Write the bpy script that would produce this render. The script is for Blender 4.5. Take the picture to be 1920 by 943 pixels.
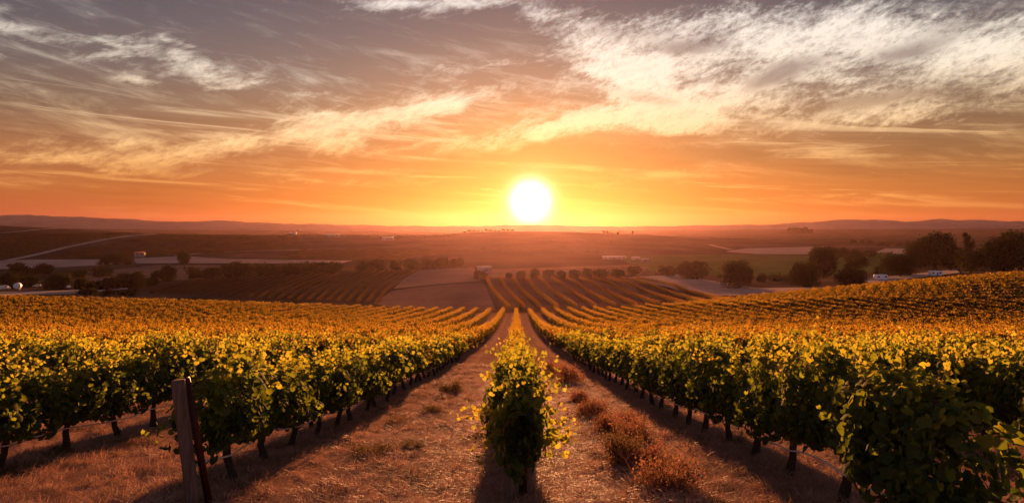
import bpy, math, random
import numpy as np
from mathutils import Vector
R = math.radians
random.seed(7)
rng = np.random.default_rng(7)
for o in list(bpy.data.objects):
    bpy.data.objects.remove(o)
SC = bpy.context.scene
COL = SC.collection

# ------------------------------------------------------------------ camera, sky, sun, exposure
EXPOSURE = 1.6
SUN_EL, SUN_AZ = 2.15, 1.2           # degrees; azimuth clockwise from +Y (the row direction)
SUN_STRENGTH = 5.0
SUN_COLOR = (1.0, 0.38, 0.14)
HAZE_DENSITY = 1.9e-5
HAZE_ANISO = 0.78
HAZE_COLOR = (0.97, 0.58, 0.56, 1)
EYE, F, CX, HY = 1.75, 1280.0, 968.0, 425.0    # eye height, focal length and principal point in photo pixels

cam_d = bpy.data.cameras.new("camera")
cam = bpy.data.objects.new("camera", cam_d)
COL.objects.link(cam)
cam.location = (0, 0, EYE)
cam.rotation_euler = (R(90), 0, 0)
cam_d.sensor_width = 36
cam_d.lens = 36 * F / 1920
cam_d.shift_x = (960 - CX) / 1920
cam_d.shift_y = (HY - 471.5) / 1920
cam_d.clip_start, cam_d.clip_end = 0.1, 40000
SC.camera = cam

vs = SC.view_settings
vs.view_transform = 'Standard'
vs.look = 'None'
vs.exposure = EXPOSURE
vs.gamma = 1
vs.use_curve_mapping = False
SC.cycles.max_bounces = 6
SC.cycles.diffuse_bounces = 3
SC.cycles.glossy_bounces = 2
SC.cycles.transmission_bounces = 4
SC.cycles.transparent_max_bounces = 6
SC.cycles.volume_bounces = 0
SC.cycles.use_denoising = True
SC.cycles.sample_clamp_indirect = 6


def lin(r, g, b, e=None):
    """sRGB 0-255 -> linear, for light seen directly (the sky) with the exposure taken out"""
    f = lambda c: c / 12.92 if c <= .04045 else ((c + .055) / 1.055) ** 2.4
    k = 2 ** -(EXPOSURE if e is None else e)
    return (f(r / 255) * k, f(g / 255) * k, f(b / 255) * k, 1)


class V:
    """a value inside a node tree, with arithmetic"""
    def __init__(s, t, sock): s.t, s.s = t, sock
    def _m(s, op, *a, clamp=False):
        n = s.t.nodes.new('ShaderNodeMath'); n.operation = op; n.use_clamp = clamp
        for i, x in enumerate((s,) + a):
            if isinstance(x, V): s.t.links.new(x.s, n.inputs[i])
            else: n.inputs[i].default_value = x
        return V(s.t, n.outputs[0])
    def __add__(s, o): return s._m('ADD', o)
    def __sub__(s, o): return s._m('SUBTRACT', o)
    def __mul__(s, o): return s._m('MULTIPLY', o)
    def __truediv__(s, o): return s._m('DIVIDE', o)
    def sat(s): return s._m('ADD', 0.0, clamp=True)
    def mx(s, o): return s._m('MAXIMUM', o)
    def mn(s, o): return s._m('MINIMUM', o)
    def pw(s, o): return s._m('POWER', o)
    def step(s, a, b):
        n = s.t.nodes.new('ShaderNodeMapRange'); n.interpolation_type = 'SMOOTHSTEP'
        s.t.links.new(s.s, n.inputs['Value'])
        n.inputs['From Min'].default_value = a; n.inputs['From Max'].default_value = b
        return V(s.t, n.outputs['Result'])


def vmath(t, op, a, b=None, out=0):
    n = t.nodes.new('ShaderNodeVectorMath'); n.operation = op
    for i, x in enumerate((a, b)):
        if x is None: continue
        if isinstance(x, (tuple, list)): n.inputs[i].default_value = x
        else: t.links.new(x, n.inputs[i])
    return n.outputs[1] if op in ('DOT_PRODUCT', 'LENGTH') else n.outputs[0]


def ramp(t, fac, stops, mode='LINEAR'):
    n = t.nodes.new('ShaderNodeValToRGB'); n.color_ramp.interpolation = mode
    t.links.new(fac, n.inputs[0])
    el = n.color_ramp.elements
    while len(el) < len(stops): el.new(.5)
    for e, (p, c) in zip(el, stops):
        e.position = p; e.color = c if len(c) == 4 else (*c, 1)
    return n.outputs[0]


def mixc(t, fac, a, b, mode='MIX'):
    n = t.nodes.new('ShaderNodeMix'); n.data_type = 'RGBA'; n.blend_type = mode
    for sock, x in ((n.inputs[0], fac), (n.inputs[6], a), (n.inputs[7], b)):
        if isinstance(x, V): t.links.new(x.s, sock)
        elif hasattr(x, 'links'): t.links.new(x, sock)
        elif isinstance(x, (int, float)): sock.default_value = x
        else: sock.default_value = x if len(x) == 4 else (*x, 1)
    return n.outputs[2]


def noise(t, vec, scale, detail=4, rough=.55, dist=0.0, out='Fac'):
    n = t.nodes.new('ShaderNodeTexNoise')
    if vec is not None: t.links.new(vec, n.inputs['Vector'])
    n.inputs['Scale'].default_value = scale; n.inputs['Detail'].default_value = detail
    n.inputs['Roughness'].default_value = rough; n.inputs['Distortion'].default_value = dist
    return n.outputs[out]


def make_world():
    w = bpy.data.worlds.new("World"); SC.world = w; w.use_nodes = True
    t = w.node_tree; t.nodes.clear()
    w.cycles.sampling_method = 'MANUAL'; w.cycles.sample_map_resolution = 1024
    tc = t.nodes.new('ShaderNodeTexCoord')
    d = tc.outputs['Generated']
    sx = t.nodes.new('ShaderNodeSeparateXYZ'); t.links.new(d, sx.inputs[0])
    X, Y, Z = (V(t, sx.outputs[i]) for i in range(3))
    hor = (X * X + Y * Y).pw(.5).mx(1e-4)
    az = X._m('ARCTAN2', Y)                     # 0 along the rows, + to the right
    el = (Z / hor)._m('ARCTANGENT')
    # sky chart in units of 100 photo pixels near the axis (pure angles everywhere)
    u = az._m('TANGENT') if False else az * 12.8 * 1.08
    px = u + CX / 100
    py = el * -12.8 + HY / 100
    cb = t.nodes.new('ShaderNodeCombineXYZ')
    t.links.new(px.s, cb.inputs[0]); t.links.new(py.s, cb.inputs[1])
    P0 = cb.outputs[0]
    # warped copy for ragged edges
    wn = noise(t, vmath(t, 'MULTIPLY', P0, (.55, 1.3, 1)), 1.0, 3, .6, 0, 'Color')
    wv = vmath(t, 'MULTIPLY', vmath(t, 'SUBTRACT', wn, (.5, .5, .5)), (1.5, .55, 0))
    P = vmath(t, 'ADD', P0, wv)

    def blob(cx, cy, rx, ry, rot=0, wgt=1.0, src=None):
        q = vmath(t, 'SUBTRACT', src or P, (cx, cy, 0)); a = R(rot); c, s = math.cos(a), math.sin(a)
        da = V(t, vmath(t, 'DOT_PRODUCT', q, (c / rx, s / rx, 0)))
        db = V(t, vmath(t, 'DOT_PRODUCT', q, (-s / ry, c / ry, 0)))
        m = (da * da + db * db) * -1.0
        return m._m('EXPONENT') * wgt

    def total(lst):
        r = None
        for b in lst:
            x = blob(*b); r = x if r is None else r + x
        return r
    # fibres: strongly stretched noise, tilted a few degrees
    def fibre(sxx, syy, rot, seed, detail=8, rough=.62, dist=.6):
        mp = t.nodes.new('ShaderNodeMapping'); mp.vector_type = 'POINT'
        t.links.new(P0, mp.inputs['Vector'])
        mp.inputs['Rotation'].default_value = (0, 0, R(rot)); mp.inputs['Location'].default_value = (seed, seed * .7, seed)
        sc_ = vmath(t, 'MULTIPLY', mp.outputs[0], (sxx, syy, 1))
        return V(t, noise(t, sc_, 1.0, detail, rough, dist))
    f1 = fibre(.55, 2.1, 12, 3.1)
    f2 = fibre(.9, 2.6, -6, 9.7)
    f3 = fibre(2.6, 7.5, 18, 5.3, 6, .72, .5)
    f4 = fibre(7.5, 13.0, 24, 1.7, 4, .75, .2)
    fb = f1 * .42 + f2 * .22 + f3 * .24 + f4 * .06 + (f4 - .5) * .13 * az.step(-.08, .15) + .03          # about .5
    # ---- clear sky colour by height, seen through exposure
    v = (el * (12.8 / 4.25)).sat()               # 0 horizon .. 1 top of the photo
    left = ramp(t, v.s, [(0, lin(240, 122, 104)), (.06, lin(246, 128, 96)), (.14, lin(238, 130, 72)), (.30, lin(214, 134, 78)),
                         (.45, lin(160, 116, 88)), (.62, lin(128, 102, 96)), (.82, lin(104, 88, 96)), (1, lin(80, 70, 84))])
    mid = ramp(t, v.s, [(0, lin(244, 98, 46)), (.1, lin(248, 110, 46)), (.25, lin(246, 132, 60)), (.42, lin(224, 156, 96)),
                        (.6, lin(178, 136, 112)), (.8, lin(134, 112, 110)), (1, lin(104, 90, 100))])
    right = ramp(t, v.s, [(0, lin(236, 124, 84)), (.08, lin(246, 146, 84)), (.18, lin(232, 142, 68)), (.28, lin(184, 118, 56)),
                          (.45, lin(160, 120, 82)), (.62, lin(136, 110, 96)), (.82, lin(98, 86, 92)), (1, lin(74, 68, 80))])
    side = (az / .72)._m('ABSOLUTE').sat()
    base = mixc(t, side.step(0, 1), mid, mixc(t, az.step(-.2, .2), left, right))
    base = mixc(t, v.step(.75, .02), mixc(t, 1.0, base, (.54, .54, .64, 1), 'MULTIPLY'), mixc(t, 1.0, base, (.42, .28, .29, 1), 'MULTIPLY'))
    # unseen sky behind the camera, brightened pink to lighten the shaded vine sides
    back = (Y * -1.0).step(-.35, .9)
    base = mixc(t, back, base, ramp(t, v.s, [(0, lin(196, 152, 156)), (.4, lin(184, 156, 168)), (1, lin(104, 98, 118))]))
    # ---- clouds
    bright = total([
        (7.3, .26, 2.0, .20, -4, 1.0), (8.9, .12, 1.0, .18, -4, .6), (4.55, .42, .14, .06, 0, .8),
        (14.2, 1.15, 3.1, .62, 4, 1.0), (17.6, 1.15, 2.6, .55, 6, .95), (12.0, 1.55, 1.5, .55, 30, .85), (11.0, 1.0, 1.3, .45, 25, .45),
        (14.5, 2.05, 3.3, .42, 3, .85), (18.6, 1.9, 2.2, .45, 8, .7), (16.5, 2.5, 3.0, .22, -4, .45),
        (7.2, 2.2, 2.0, .36, -13, .9), (5.0, 2.7, 2.6, .40, -11, .82), (2.0, 3.0, 2.4, .26, -4, .7), (3.6, 3.35, 2.2, .12, 2, .45), (8.3, 2.0, .8, .2, -10, .6), (1.0, 3.2, 1.4, .12, 0, .3),
        (10.5, 2.38, 1.3, .30, -6, 1.35), (12.4, 2.3, 1.6, .22, 2, .6), (12.6, 1.75, 1.1, .5, 20, .5), (8.7, 2.75, 1.6, .2, -6, .5),
        (.5, 1.32, 1.1, .17, 8, .8), (2.3, 1.27, .85, .2, -6, .85), (3.9, 1.70, 1.6, .34, 6, .85), (.5, 1.05, 1.1, .10, -3, .45), (2.0, 1.64, .38, .10, -5, .9),
        (.3, 1.78, .6, .08, 3, .8), (1.75, .86, .3, .07, 30, .6), (3.4, 1.25, .5, .08, 5, .5), (2.6, 1.95, .7, .10, 14, .5),
        (1.5, 2.38, .4, .08, 0, .45), (8.7, 1.36, .95, .18, -8, .62), (7.4, 1.68, .4, .06, 0, .5), (6.1, 1.85, .6, .07, 3, .4),
        (6.8, 3.5, 2.2, .10, 2, .35), (13.4, 3.2, 2.2, .16, -3, .35), (9.3, 3.58, 1.5, .05, 4, .5), (11.5, 3.45, 1.2, .08, -4, .4)])
    cov = (bright * .8 + (fb - .5) * 4.6).step(.28, 1.25) * (bright * 2.2).sat()
    # thicker grey bellies, and the orange bank above the sun
    dark = total([(13.0, 1.12, .8, .16, 2, .8), (14.8, 1.62, .9, .2, -14, 1.0), (16.9, 1.45, .9, .16, -10, .9), (12.4, 1.92, .8, .14, 6, .8),
                  (18.3, 1.0, 1.3, .18, -8, .8), (19.0, 1.75, .6, .14, -8, .9), (16.8, 2.2, 1.6, .16, -3, .7), (15.3, 2.15, .9, .1, 4, .5),
                  (14.2, 2.47, 1.0, .1, 5, .6), (11.6, .8, 1.0, .16, 6, .5), (8.0, .32, .6, .07, -6, .5)])
    belly = (dark + (fb - .5) * 3.4).step(.25, 1.05) * (dark * 2).sat()
    bank = total([(12.2, 2.93, 2.4, .28, 1, 1.1), (10.2, 2.86, 1.4, .2, -4, 1.0), (8.2, 3.25, 1.5, .10, -3, .7), (13.0, 3.42, 2.0, .08, 2, .6), (4.0, 3.3, 2.0, .12, 0, .6), (14.6, 2.98, 1.5, .12, -2, .6), (6.4, 3.13, 1.8, .12, -3, .65),
                  (5.7, 2.5, .8, .07, -6, .5), (17.5, 3.0, 1.5, .12, -2, .5), (8.4, 3.05, 1.2, .12, -8, .6)])
    bankm = (bank + (fb - .5) * 2.8).step(.2, 1.1) * (bank * 2).sat()
    ccol = ramp(t, v.s, [(0, lin(255, 160, 92)), (.2, lin(255, 178, 98)), (.33, lin(255, 202, 140)), (.48, lin(252, 220, 178)),
                         (.62, lin(250, 234, 212)), (1, lin(246, 238, 232))])
    fade = (az + .12)._m('ABSOLUTE').step(.30, .85)          # left wisps are dimmer than the mass near the sun
    ccol = mixc(t, fade * (az * -1.0).step(-.1, .3) * .45, ccol, base)
    col = base
    # thin veil streaks through the middle of the sky
    vl = fibre(.34, 2.6, -7, 14.2, 8, .66, .9); vl2 = fibre(1.1, 5.2, -12, 20.4, 6, .7, .6)
    veil = (vl * .65 + vl2 * .35).step(.47, .70) * v.step(.10, .30) * v.step(.98, .60)
    col = mixc(t, veil * .42, col, ccol)
    shade = (vl2 * .6 + f1 * .4).step(.50, .68) * v.step(.06, .25) * v.step(.85, .5)
    col = mixc(t, shade * .30, col, mixc(t, 1.0, col, (.62, .50, .46, 1), 'MULTIPLY'))
    low = fibre(.22, 4.6, -3, 31.0, 7, .62, .7); lowm = v.step(.02, .12) * v.step(.62, .40)
    col = mixc(t, low.step(.50, .66) * lowm * .55, col, mixc(t, 1.0, col, (.70, .50, .40, 1), 'MULTIPLY'))
    col = mixc(t, low.step(.47, .34) * lowm * .45, col, ccol)
    col = mixc(t, cov * .96, col, mixc(t, (f3 * .5 + f4 * .5).step(.56, .36) * .42, ccol, mixc(t, 1.0, ccol, (.60, .52, .50, 1), 'MULTIPLY')))
    col = mixc(t, bankm * .80, col, mixc(t, 1.0, base, (.66, .52, .42, 1), 'MULTIPLY'))
    gcol = ramp(t, v.s, [(.25, lin(196, 124, 68)), (.45, lin(168, 128, 96)), (.62, lin(134, 112, 106)), (1, lin(98, 86, 94))])
    col = mixc(t, belly * .85, col, gcol)
    # ---- glow and disc of the sun (angles from the sun's direction)
    a, e = R(SUN_AZ), R(SUN_EL)
    sd = (math.sin(a) * math.cos(e), math.cos(a) * math.cos(e), math.sin(e))
    ang = V(t, vmath(t, 'DOT_PRODUCT', vmath(t, 'NORMALIZE', d), sd)).mn(1.0)._m('ARCCOSINE')
    g1 = (ang * ang * -1.0 / (R(7.5) ** 2))._m('EXPONENT')
    g2 = (ang * ang * -1.0 / (R(2.7) ** 2))._m('EXPONENT')
    def scaled(colr, k):
        m = t.nodes.new('ShaderNodeVectorMath'); m.operation = 'SCALE'; m.inputs[0].default_value = colr[:3]; t.links.new(k.s, m.inputs[3]); return m.outputs[0]
    add = vmath(t, 'ADD', scaled(lin(78, 36, 6), g1), scaled(lin(160, 74, 24), g2))
    core = (ang * ang * -1.0 / (R(1.12) ** 2))._m('EXPONENT')
    add = vmath(t, 'ADD', add, scaled((3.2, 2.6, 1.7, 1), core))
    core2 = (ang * ang * -1.0 / (R(2.0) ** 2))._m('EXPONENT')
    add = vmath(t, 'ADD', add, scaled((.26, .16, .08, 1), core2))
    col = vmath(t, 'ADD', col, add)
    # dark below the horizon
    col = mixc(t, el.step(-.02, -.12), col, lin(60, 44, 40))
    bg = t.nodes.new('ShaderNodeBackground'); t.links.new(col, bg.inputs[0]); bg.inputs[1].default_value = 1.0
    # the physical dusk sky, with the sun where the lamp is
    sky = t.nodes.new('ShaderNodeTexSky'); sky.sky_type = 'NISHITA'; sky.sun_disc = False
    sky.sun_elevation = R(SUN_EL); sky.sun_rotation = R(SUN_AZ)
    bg2 = t.nodes.new('ShaderNodeBackground'); t.links.new(sky.outputs[0], bg2.inputs[0]); bg2.inputs[1].default_value = .01
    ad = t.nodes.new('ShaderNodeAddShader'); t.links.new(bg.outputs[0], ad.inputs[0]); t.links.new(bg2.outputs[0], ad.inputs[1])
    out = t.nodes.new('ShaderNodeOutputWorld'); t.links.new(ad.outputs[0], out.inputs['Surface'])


make_world()
sun_d = bpy.data.lights.new("sun", 'SUN')
sun_d.energy = SUN_STRENGTH; sun_d.angle = R(0.6); sun_d.color = SUN_COLOR
sun = bpy.data.objects.new("sun", sun_d); COL.objects.link(sun)
a_, e_ = R(SUN_AZ), R(SUN_EL)
sun.rotation_euler = Vector((math.sin(a_) * math.cos(e_), math.cos(a_) * math.cos(e_), math.sin(e_))).to_track_quat('Z', 'Y').to_euler()

# ------------------------------------------------------------------ helpers
def tag(o, label=None, cat=None, group=None, kind=None):
    if label: o['label'] = label
    if cat: o['category'] = cat
    if group: o['group'] = group
    if kind: o['kind'] = kind
    return o


def empty(name, loc=(0, 0, 0), rz=0.0):
    o = bpy.data.objects.new(name, None); COL.objects.link(o)
    o.location = loc; o.rotation_euler = (0, 0, rz); o.empty_display_size = .2
    return o


def mesh(name, verts, faces, mat=None, attrs=None, smooth=False):
    """faces: list of int arrays (M,K), each of one polygon size"""
    me = bpy.data.meshes.new(name)
    verts = np.asarray(verts, np.float32).reshape(-1, 3)
    if not isinstance(faces, (list, tuple)): faces = [faces]
    faces = [np.asarray(f, np.int32) for f in faces if len(f)]
    loops = np.concatenate([f.ravel() for f in faces])
    tot = np.concatenate([np.full(len(f), f.shape[1], np.int32) for f in faces])
    start = np.concatenate([[0], np.cumsum(tot)[:-1]]).astype(np.int32)
    me.vertices.add(len(verts)); me.vertices.foreach_set('co', verts.ravel())
    me.loops.add(len(loops)); me.loops.foreach_set('vertex_index', loops)
    me.polygons.add(len(tot)); me.polygons.foreach_set('loop_start', start); me.polygons.foreach_set('loop_total', tot)
    if smooth: me.polygons.foreach_set('use_smooth', np.ones(len(tot), bool))
    for k, a in (attrs or {}).items():
        at_ = me.attributes.new(k, 'FLOAT', 'POINT'); at_.data.foreach_set('value', np.asarray(a, np.float32))
    me.update(calc_edges=True)
    if mat: me.materials.append(mat)
    return me


def obj(name, me, parent=None, loc=None):
    o = bpy.data.objects.new(name, me); COL.objects.link(o)
    if parent: o.parent = parent
    if loc is not None: o.location = loc
    return o


class MB:
    """collects simple solids into one mesh"""
    def __init__(s): s.v, s.f, s.n = [], {}, 0
    def add(s, v, fs):
        s.v.append(np.asarray(v, float).reshape(-1, 3))
        for f in fs: s.f.setdefault(len(f), []).append([i + s.n for i in f])
        s.n += len(s.v[-1])
    def box(s, c, d, rz=0.0, taper=1.0):
        x, y, z = (k / 2 for k in d); vv = []
        for zz, tp in ((-z, 1), (z, taper)):
            for a, b in ((-x, -y), (x, -y), (x, y), (-x, y)):
                a *= tp; b *= tp
                vv.append((c[0] + a * math.cos(rz) - b * math.sin(rz), c[1] + a * math.sin(rz) + b * math.cos(rz), c[2] + zz))
        s.add(vv, [(3, 2, 1, 0), (4, 5, 6, 7), (0, 1, 5, 4), (1, 2, 6, 5), (2, 3, 7, 6), (3, 0, 4, 7)])
    def prism(s, prof, y0, y1, plane='xz'):
        n = len(prof); vv = []
        for y in (y0, y1):
            for a, b in prof: vv.append((a, y, b) if plane == 'xz' else (y, a, b))
        s.add(vv, [tuple(range(n)), tuple(range(2 * n - 1, n - 1, -1))] + [(i, i + n, (i + 1) % n + n, (i + 1) % n) for i in range(n)])
    def tube(s, pts, rad, k=7, cap=True):
        pts = np.asarray(pts, float); n = len(pts); rad = np.broadcast_to(np.asarray(rad, float), (n,))
        tg = np.gradient(pts, axis=0); tg /= np.linalg.norm(tg, axis=1)[:, None] + 1e-9
        ref = np.array([1, 0, 0.01]) if abs(tg[:, 0]).mean() < .7 else np.array([0, 0.01, 1])
        b = np.cross(tg, ref); b /= np.linalg.norm(b, axis=1)[:, None] + 1e-9
        c = np.cross(b, tg); th = np.arange(k) / k * 2 * math.pi
        ring = pts[:, None] + rad[:, None, None] * (np.cos(th)[None, :, None] * b[:, None] + np.sin(th)[None, :, None] * c[:, None])
        fs = [(i * k + j, i * k + (j + 1) % k, (i + 1) * k + (j + 1) % k, (i + 1) * k + j) for i in range(n - 1) for j in range(k)]
        if cap: fs += [tuple(range(k - 1, -1, -1)), tuple((n - 1) * k + j for j in range(k))]
        s.add(ring.reshape(-1, 3), fs)
    def data(s, name, mat, smooth=False):
        return mesh(name, np.concatenate(s.v), [np.array(f) for f in s.f.values()], mat, None, smooth)
    def build(s, name, mat, parent=None, loc=None, smooth=False):
        return obj(name, s.data(name, mat, smooth), parent, loc)


def bevel(o, w, seg=2):
    m = o.modifiers.new('bevel', 'BEVEL'); m.width = w; m.segments = seg; m.limit_method = 'ANGLE'
    return o


def ordinal(i):
    base = ['first', 'second', 'third', 'fourth', 'fifth', 'sixth', 'seventh', 'eighth', 'ninth', 'tenth', 'eleventh', 'twelfth', 'thirteenth',
            'fourteenth', 'fifteenth', 'sixteenth', 'seventeenth', 'eighteenth', 'nineteenth']
    if i <= 19: return base[i - 1]
    tens = {2: 'twent', 3: 'thirt', 4: 'fort', 5: 'fift'}[i // 10]
    return tens + 'ieth' if i % 10 == 0 else tens + 'y-' + base[i % 10 - 1]


# ------------------------------------------------------------------ terrain
def sstep(x, a, b):
    q = np.clip((x - a) / (b - a), 0, 1); return q * q * (3 - 2 * q)


LATX = np.array([-600, -250, -128, -75, -29, 0, 25, 45, 70, 100, 126, 200, 600.])
LATZ = np.array([7.0, 5.0, 3.3, 2.0, .4, 0, .4, 2.0, 4.7, 7.4, 9.5, 12.5, 16.])
TPX = np.array([-600, 0, 300, 600, 780, 968, 1150, 1350, 1600, 1920, 2500.])
TY = np.array([205, 260, 310, 400, 520, 700, 1000, 1300, 1700, 2600, 4000, 8000.])
TPY = np.array([
    [562, 565, 572, 577, 579, 580, 576, 570, 552, 530, 520],
    [552, 556, 558, 556, 553, 549, 549, 554, 537, 519, 512],
    [540, 548, 545, 537, 531, 524, 525, 537, 524, 513, 508],
    [520, 533, 525, 512, 508, 508, 510, 518, 513, 506, 503],
    [495, 508, 500, 492, 492, 494, 495, 500, 499, 498, 496],
    [460, 470, 470, 474, 475, 475, 476, 480, 480, 484, 484],
    [425, 429, 440, 447, 448, 447, 451, 460, 463, 465, 466],
    [418, 424, 438, 440, 440, 434, 438, 447, 450, 451, 452],
    [434, 438, 443, 445, 445, 443, 443, 444, 444, 443, 443],
    [429, 430, 433, 436, 437, 437, 435, 434, 433, 432, 432],
    [426, 426, 427, 428, 429, 429, 428, 427, 426, 426, 426],
    [425, 425, 425, 425, 425, 425, 425, 425, 425, 425, 425.]])
TZ = EYE - (TPY - HY) / F * TY[:, None]
TK = (TPX - CX) / F


def cubic_w(grid, x):
    """Catmull-Rom (non-uniform by finite differences) index helper"""
    i = np.clip(np.searchsorted(grid, x) - 1, 0, len(grid) - 2)
    h = grid[i + 1] - grid[i]
    return i, np.clip((x - grid[i]) / h, 0, 1)


def hermite(grid, vals, x):
    """cubic interpolation along axis 0 of vals (n,...) at x (...)"""
    m = np.gradient(vals, grid, axis=0)
    i, q = cubic_w(grid, x); h = grid[i + 1] - grid[i]
    j = np.arange(len(x)) if vals.ndim == 2 else None
    p0, p1, m0, m1 = (vals[i, j], vals[i + 1, j], m[i, j], m[i + 1, j]) if j is not None else (vals[i], vals[i + 1], m[i], m[i + 1])
    q2, q3 = q * q, q * q * q
    return (2 * q3 - 3 * q2 + 1) * p0 + (q3 - 2 * q2 + q) * h * m0 + (-2 * q3 + 3 * q2) * p1 + (q3 - q2) * h * m1


def ground_z(X, Y):
    shp = np.broadcast(np.asarray(X, float), np.asarray(Y, float)).shape
    X = np.broadcast_to(np.asarray(X, float), shp).ravel(); Y = np.broadcast_to(np.asarray(Y, float), shp).ravel()
    Yn = np.clip(Y, -60, 230)
    zn = -0.16 * Yn + .00025 * Yn * np.abs(Yn) + np.interp(X, LATX, LATZ) * sstep(Yn, 80, 172)
    Yf = np.clip(Y, TY[0], TY[-1]); k = np.clip(X / np.maximum(Y, 1.0), TK[0], TK[-1])
    cols = hermite(TK, TZ.T.copy(), k) if False else None
    # first along k for every distance row, then along log distance
    ik, qk = cubic_w(TK, k)
    mk = np.gradient(TZ, TK, axis=1); h = TK[ik + 1] - TK[ik]; q2, q3 = qk * qk, qk ** 3
    rows = ((2 * q3 - 3 * q2 + 1) * TZ[:, ik] + (q3 - 2 * q2 + qk) * h * mk[:, ik] + (-2 * q3 + 3 * q2) * TZ[:, ik + 1] + (q3 - q2) * h * mk[:, ik + 1])
    zf = hermite(np.log(TY), rows, np.log(Yf))
    b = sstep(Y, 172, 205)
    z = zn * (1 - b) + zf * b
    # wheel ruts, banks under the rows and rough tilth in the near lanes
    nb = (Y < 70) & (Y > 1) & (np.abs(X) < 30)
    if nb.any():
        xr = X[nb] - np.round(X[nb] / 3.3) * 3.3; ax = np.abs(xr) + .05 * np.sin(Y[nb] * .7); yb = Y[nb]; xb = X[nb]
        rut = -.045 * np.exp(-((ax - .95) / .16) ** 2) + .05 * np.exp(-(xr / .38) ** 2) + .025 * np.exp(-((ax - 1.6) / .25) ** 2)
        tilth = sum(a * np.sin(xb * p + yb * q + c) for a, p, q, c in ((.014, 2.3, 1.7, .4), (.012, -3.7, 2.9, 1.9), (.010, 6.1, -3.3, .2), (.008, 8.3, 7.1, 2.2), (.007, -11.3, 9.7, .9), (.005, 17.0, 13.0, 1.1)))
        z = z.copy(); z[nb] += (rut + tilth * .75) * sstep(70 - yb, 0, 30) * sstep(yb, 1, 3)
    z = z + .05 * np.sin(X * .9 + 1.3) * np.sin(Y * .53) * sstep(Y, 2, 8) * (Y < 60) * np.clip(np.abs(X) / 2, 0, 1)
    return z.reshape(shp)


def gz(x, y): return float(ground_z(np.array([x]), np.array([y]))[0])


def hits(px, py, y0=3.0, y1=4500.0, off=0.0, ymin=None):
    """points where the sight lines through photo positions meet the ground (first hit beyond ymin)"""
    px = np.atleast_1d(np.asarray(px, float)); py = np.atleast_1d(np.asarray(py, float))
    ys = np.exp(np.linspace(math.log(max(y0, ymin or y0)), math.log(y1), 1400))
    out = np.zeros((len(px), 3))
    for n, (a, b) in enumerate(zip(px, py)):
        k, s = (a - CX) / F, (b - HY) / F
        dz = (EYE - s * ys) - ground_z(k * ys, ys) - off
        hit = np.nonzero(dz <= 0)[0]
        if len(hit) == 0: i = int(np.argmin(dz)); yy = ys[i]
        else:
            i = hit[0]
            if i == 0: yy = ys[0]
            else:
                q = dz[i - 1] / (dz[i - 1] - dz[i]); yy = ys[i - 1] + q * (ys[i] - ys[i - 1])
        out[n] = (k * yy, yy, gz(k * yy, yy))
    return out


def at(px, py, ymin=None): return hits([px], [py], ymin=ymin)[0]


# ------------------------------------------------------------------ materials
def new_mat(name):
    m = bpy.data.materials.new(name); m.use_nodes = True
    t = m.node_tree; b = t.nodes['Principled BSDF']
    return m, t, b


def setc(sock, c): sock.default_value = (*c, 1) if len(c) == 3 else c


def plain(name, c, rough=.6, metal=0.0, var=.25, scale=6.0, spec=.3):
    m, t, b = new_mat(name)
    tc = t.nodes.new('ShaderNodeTexCoord')
    n = noise(t, tc.outputs['Object'], scale, 5, .6)
    lo = tuple(max(0, x * (1 - var)) for x in c); hi = tuple(min(1, x * (1 + var)) for x in c)
    t.links.new(ramp(t, n, [(.3, lo), (.7, hi)]), b.inputs['Base Color'])
    b.inputs['Roughness'].default_value = rough; b.inputs['Metallic'].default_value = metal
    b.inputs['Specular IOR Level'].default_value = spec
    return m


def leaf_mat(name, stops, trans, rnd=.12, fac=.55, rough=.75, spec=.04):
    """thin leaves: reflected colour by the leaf's own tint, light through the blade warmer"""
    m, t, b = new_mat(name)
    at_ = t.nodes.new('ShaderNodeAttribute'); at_.attribute_name = 'tint'
    oi = t.nodes.new('ShaderNodeObjectInfo')
    tint = (V(t, at_.outputs['Fac']) + (V(t, oi.outputs['Random']) - .5) * rnd).sat()
    t.links.new(ramp(t, tint.s, stops), b.inputs['Base Color'])
    b.inputs['Roughness'].default_value = rough; b.inputs['Specular IOR Level'].default_value = spec
    tr = t.nodes.new('ShaderNodeBsdfTranslucent'); t.links.new(ramp(t, tint.s, trans), tr.inputs[0])
    mx = t.nodes.new('ShaderNodeMixShader'); mx.inputs[0].default_value = fac
    t.links.new(b.outputs[0], mx.inputs[1]); t.links.new(tr.outputs[0], mx.inputs[2])
    t.links.new(mx.outputs[0], t.nodes['Material Output'].inputs[0])
    return m


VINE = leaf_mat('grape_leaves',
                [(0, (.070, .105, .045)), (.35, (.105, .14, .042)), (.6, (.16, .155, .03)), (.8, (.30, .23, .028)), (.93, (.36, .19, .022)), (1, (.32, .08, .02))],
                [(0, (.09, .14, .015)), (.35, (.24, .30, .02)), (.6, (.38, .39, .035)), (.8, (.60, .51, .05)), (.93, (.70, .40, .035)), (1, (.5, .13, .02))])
GOLD = leaf_mat('far_orange_grape_leaves',  # orange of low sun and haze on distant vines, put into leaf colour
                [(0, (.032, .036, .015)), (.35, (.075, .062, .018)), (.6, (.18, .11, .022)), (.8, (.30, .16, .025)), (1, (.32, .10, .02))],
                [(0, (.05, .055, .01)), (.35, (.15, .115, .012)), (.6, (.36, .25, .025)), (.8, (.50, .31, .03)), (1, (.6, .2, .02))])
TREE = leaf_mat('tree_leaves', [(0, (.014, .018, .009)), (1, (.038, .038, .015))], [(0, (.02, .03, .008)), (1, (.08, .08, .015))], .3, .3, .8, 0)
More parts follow.
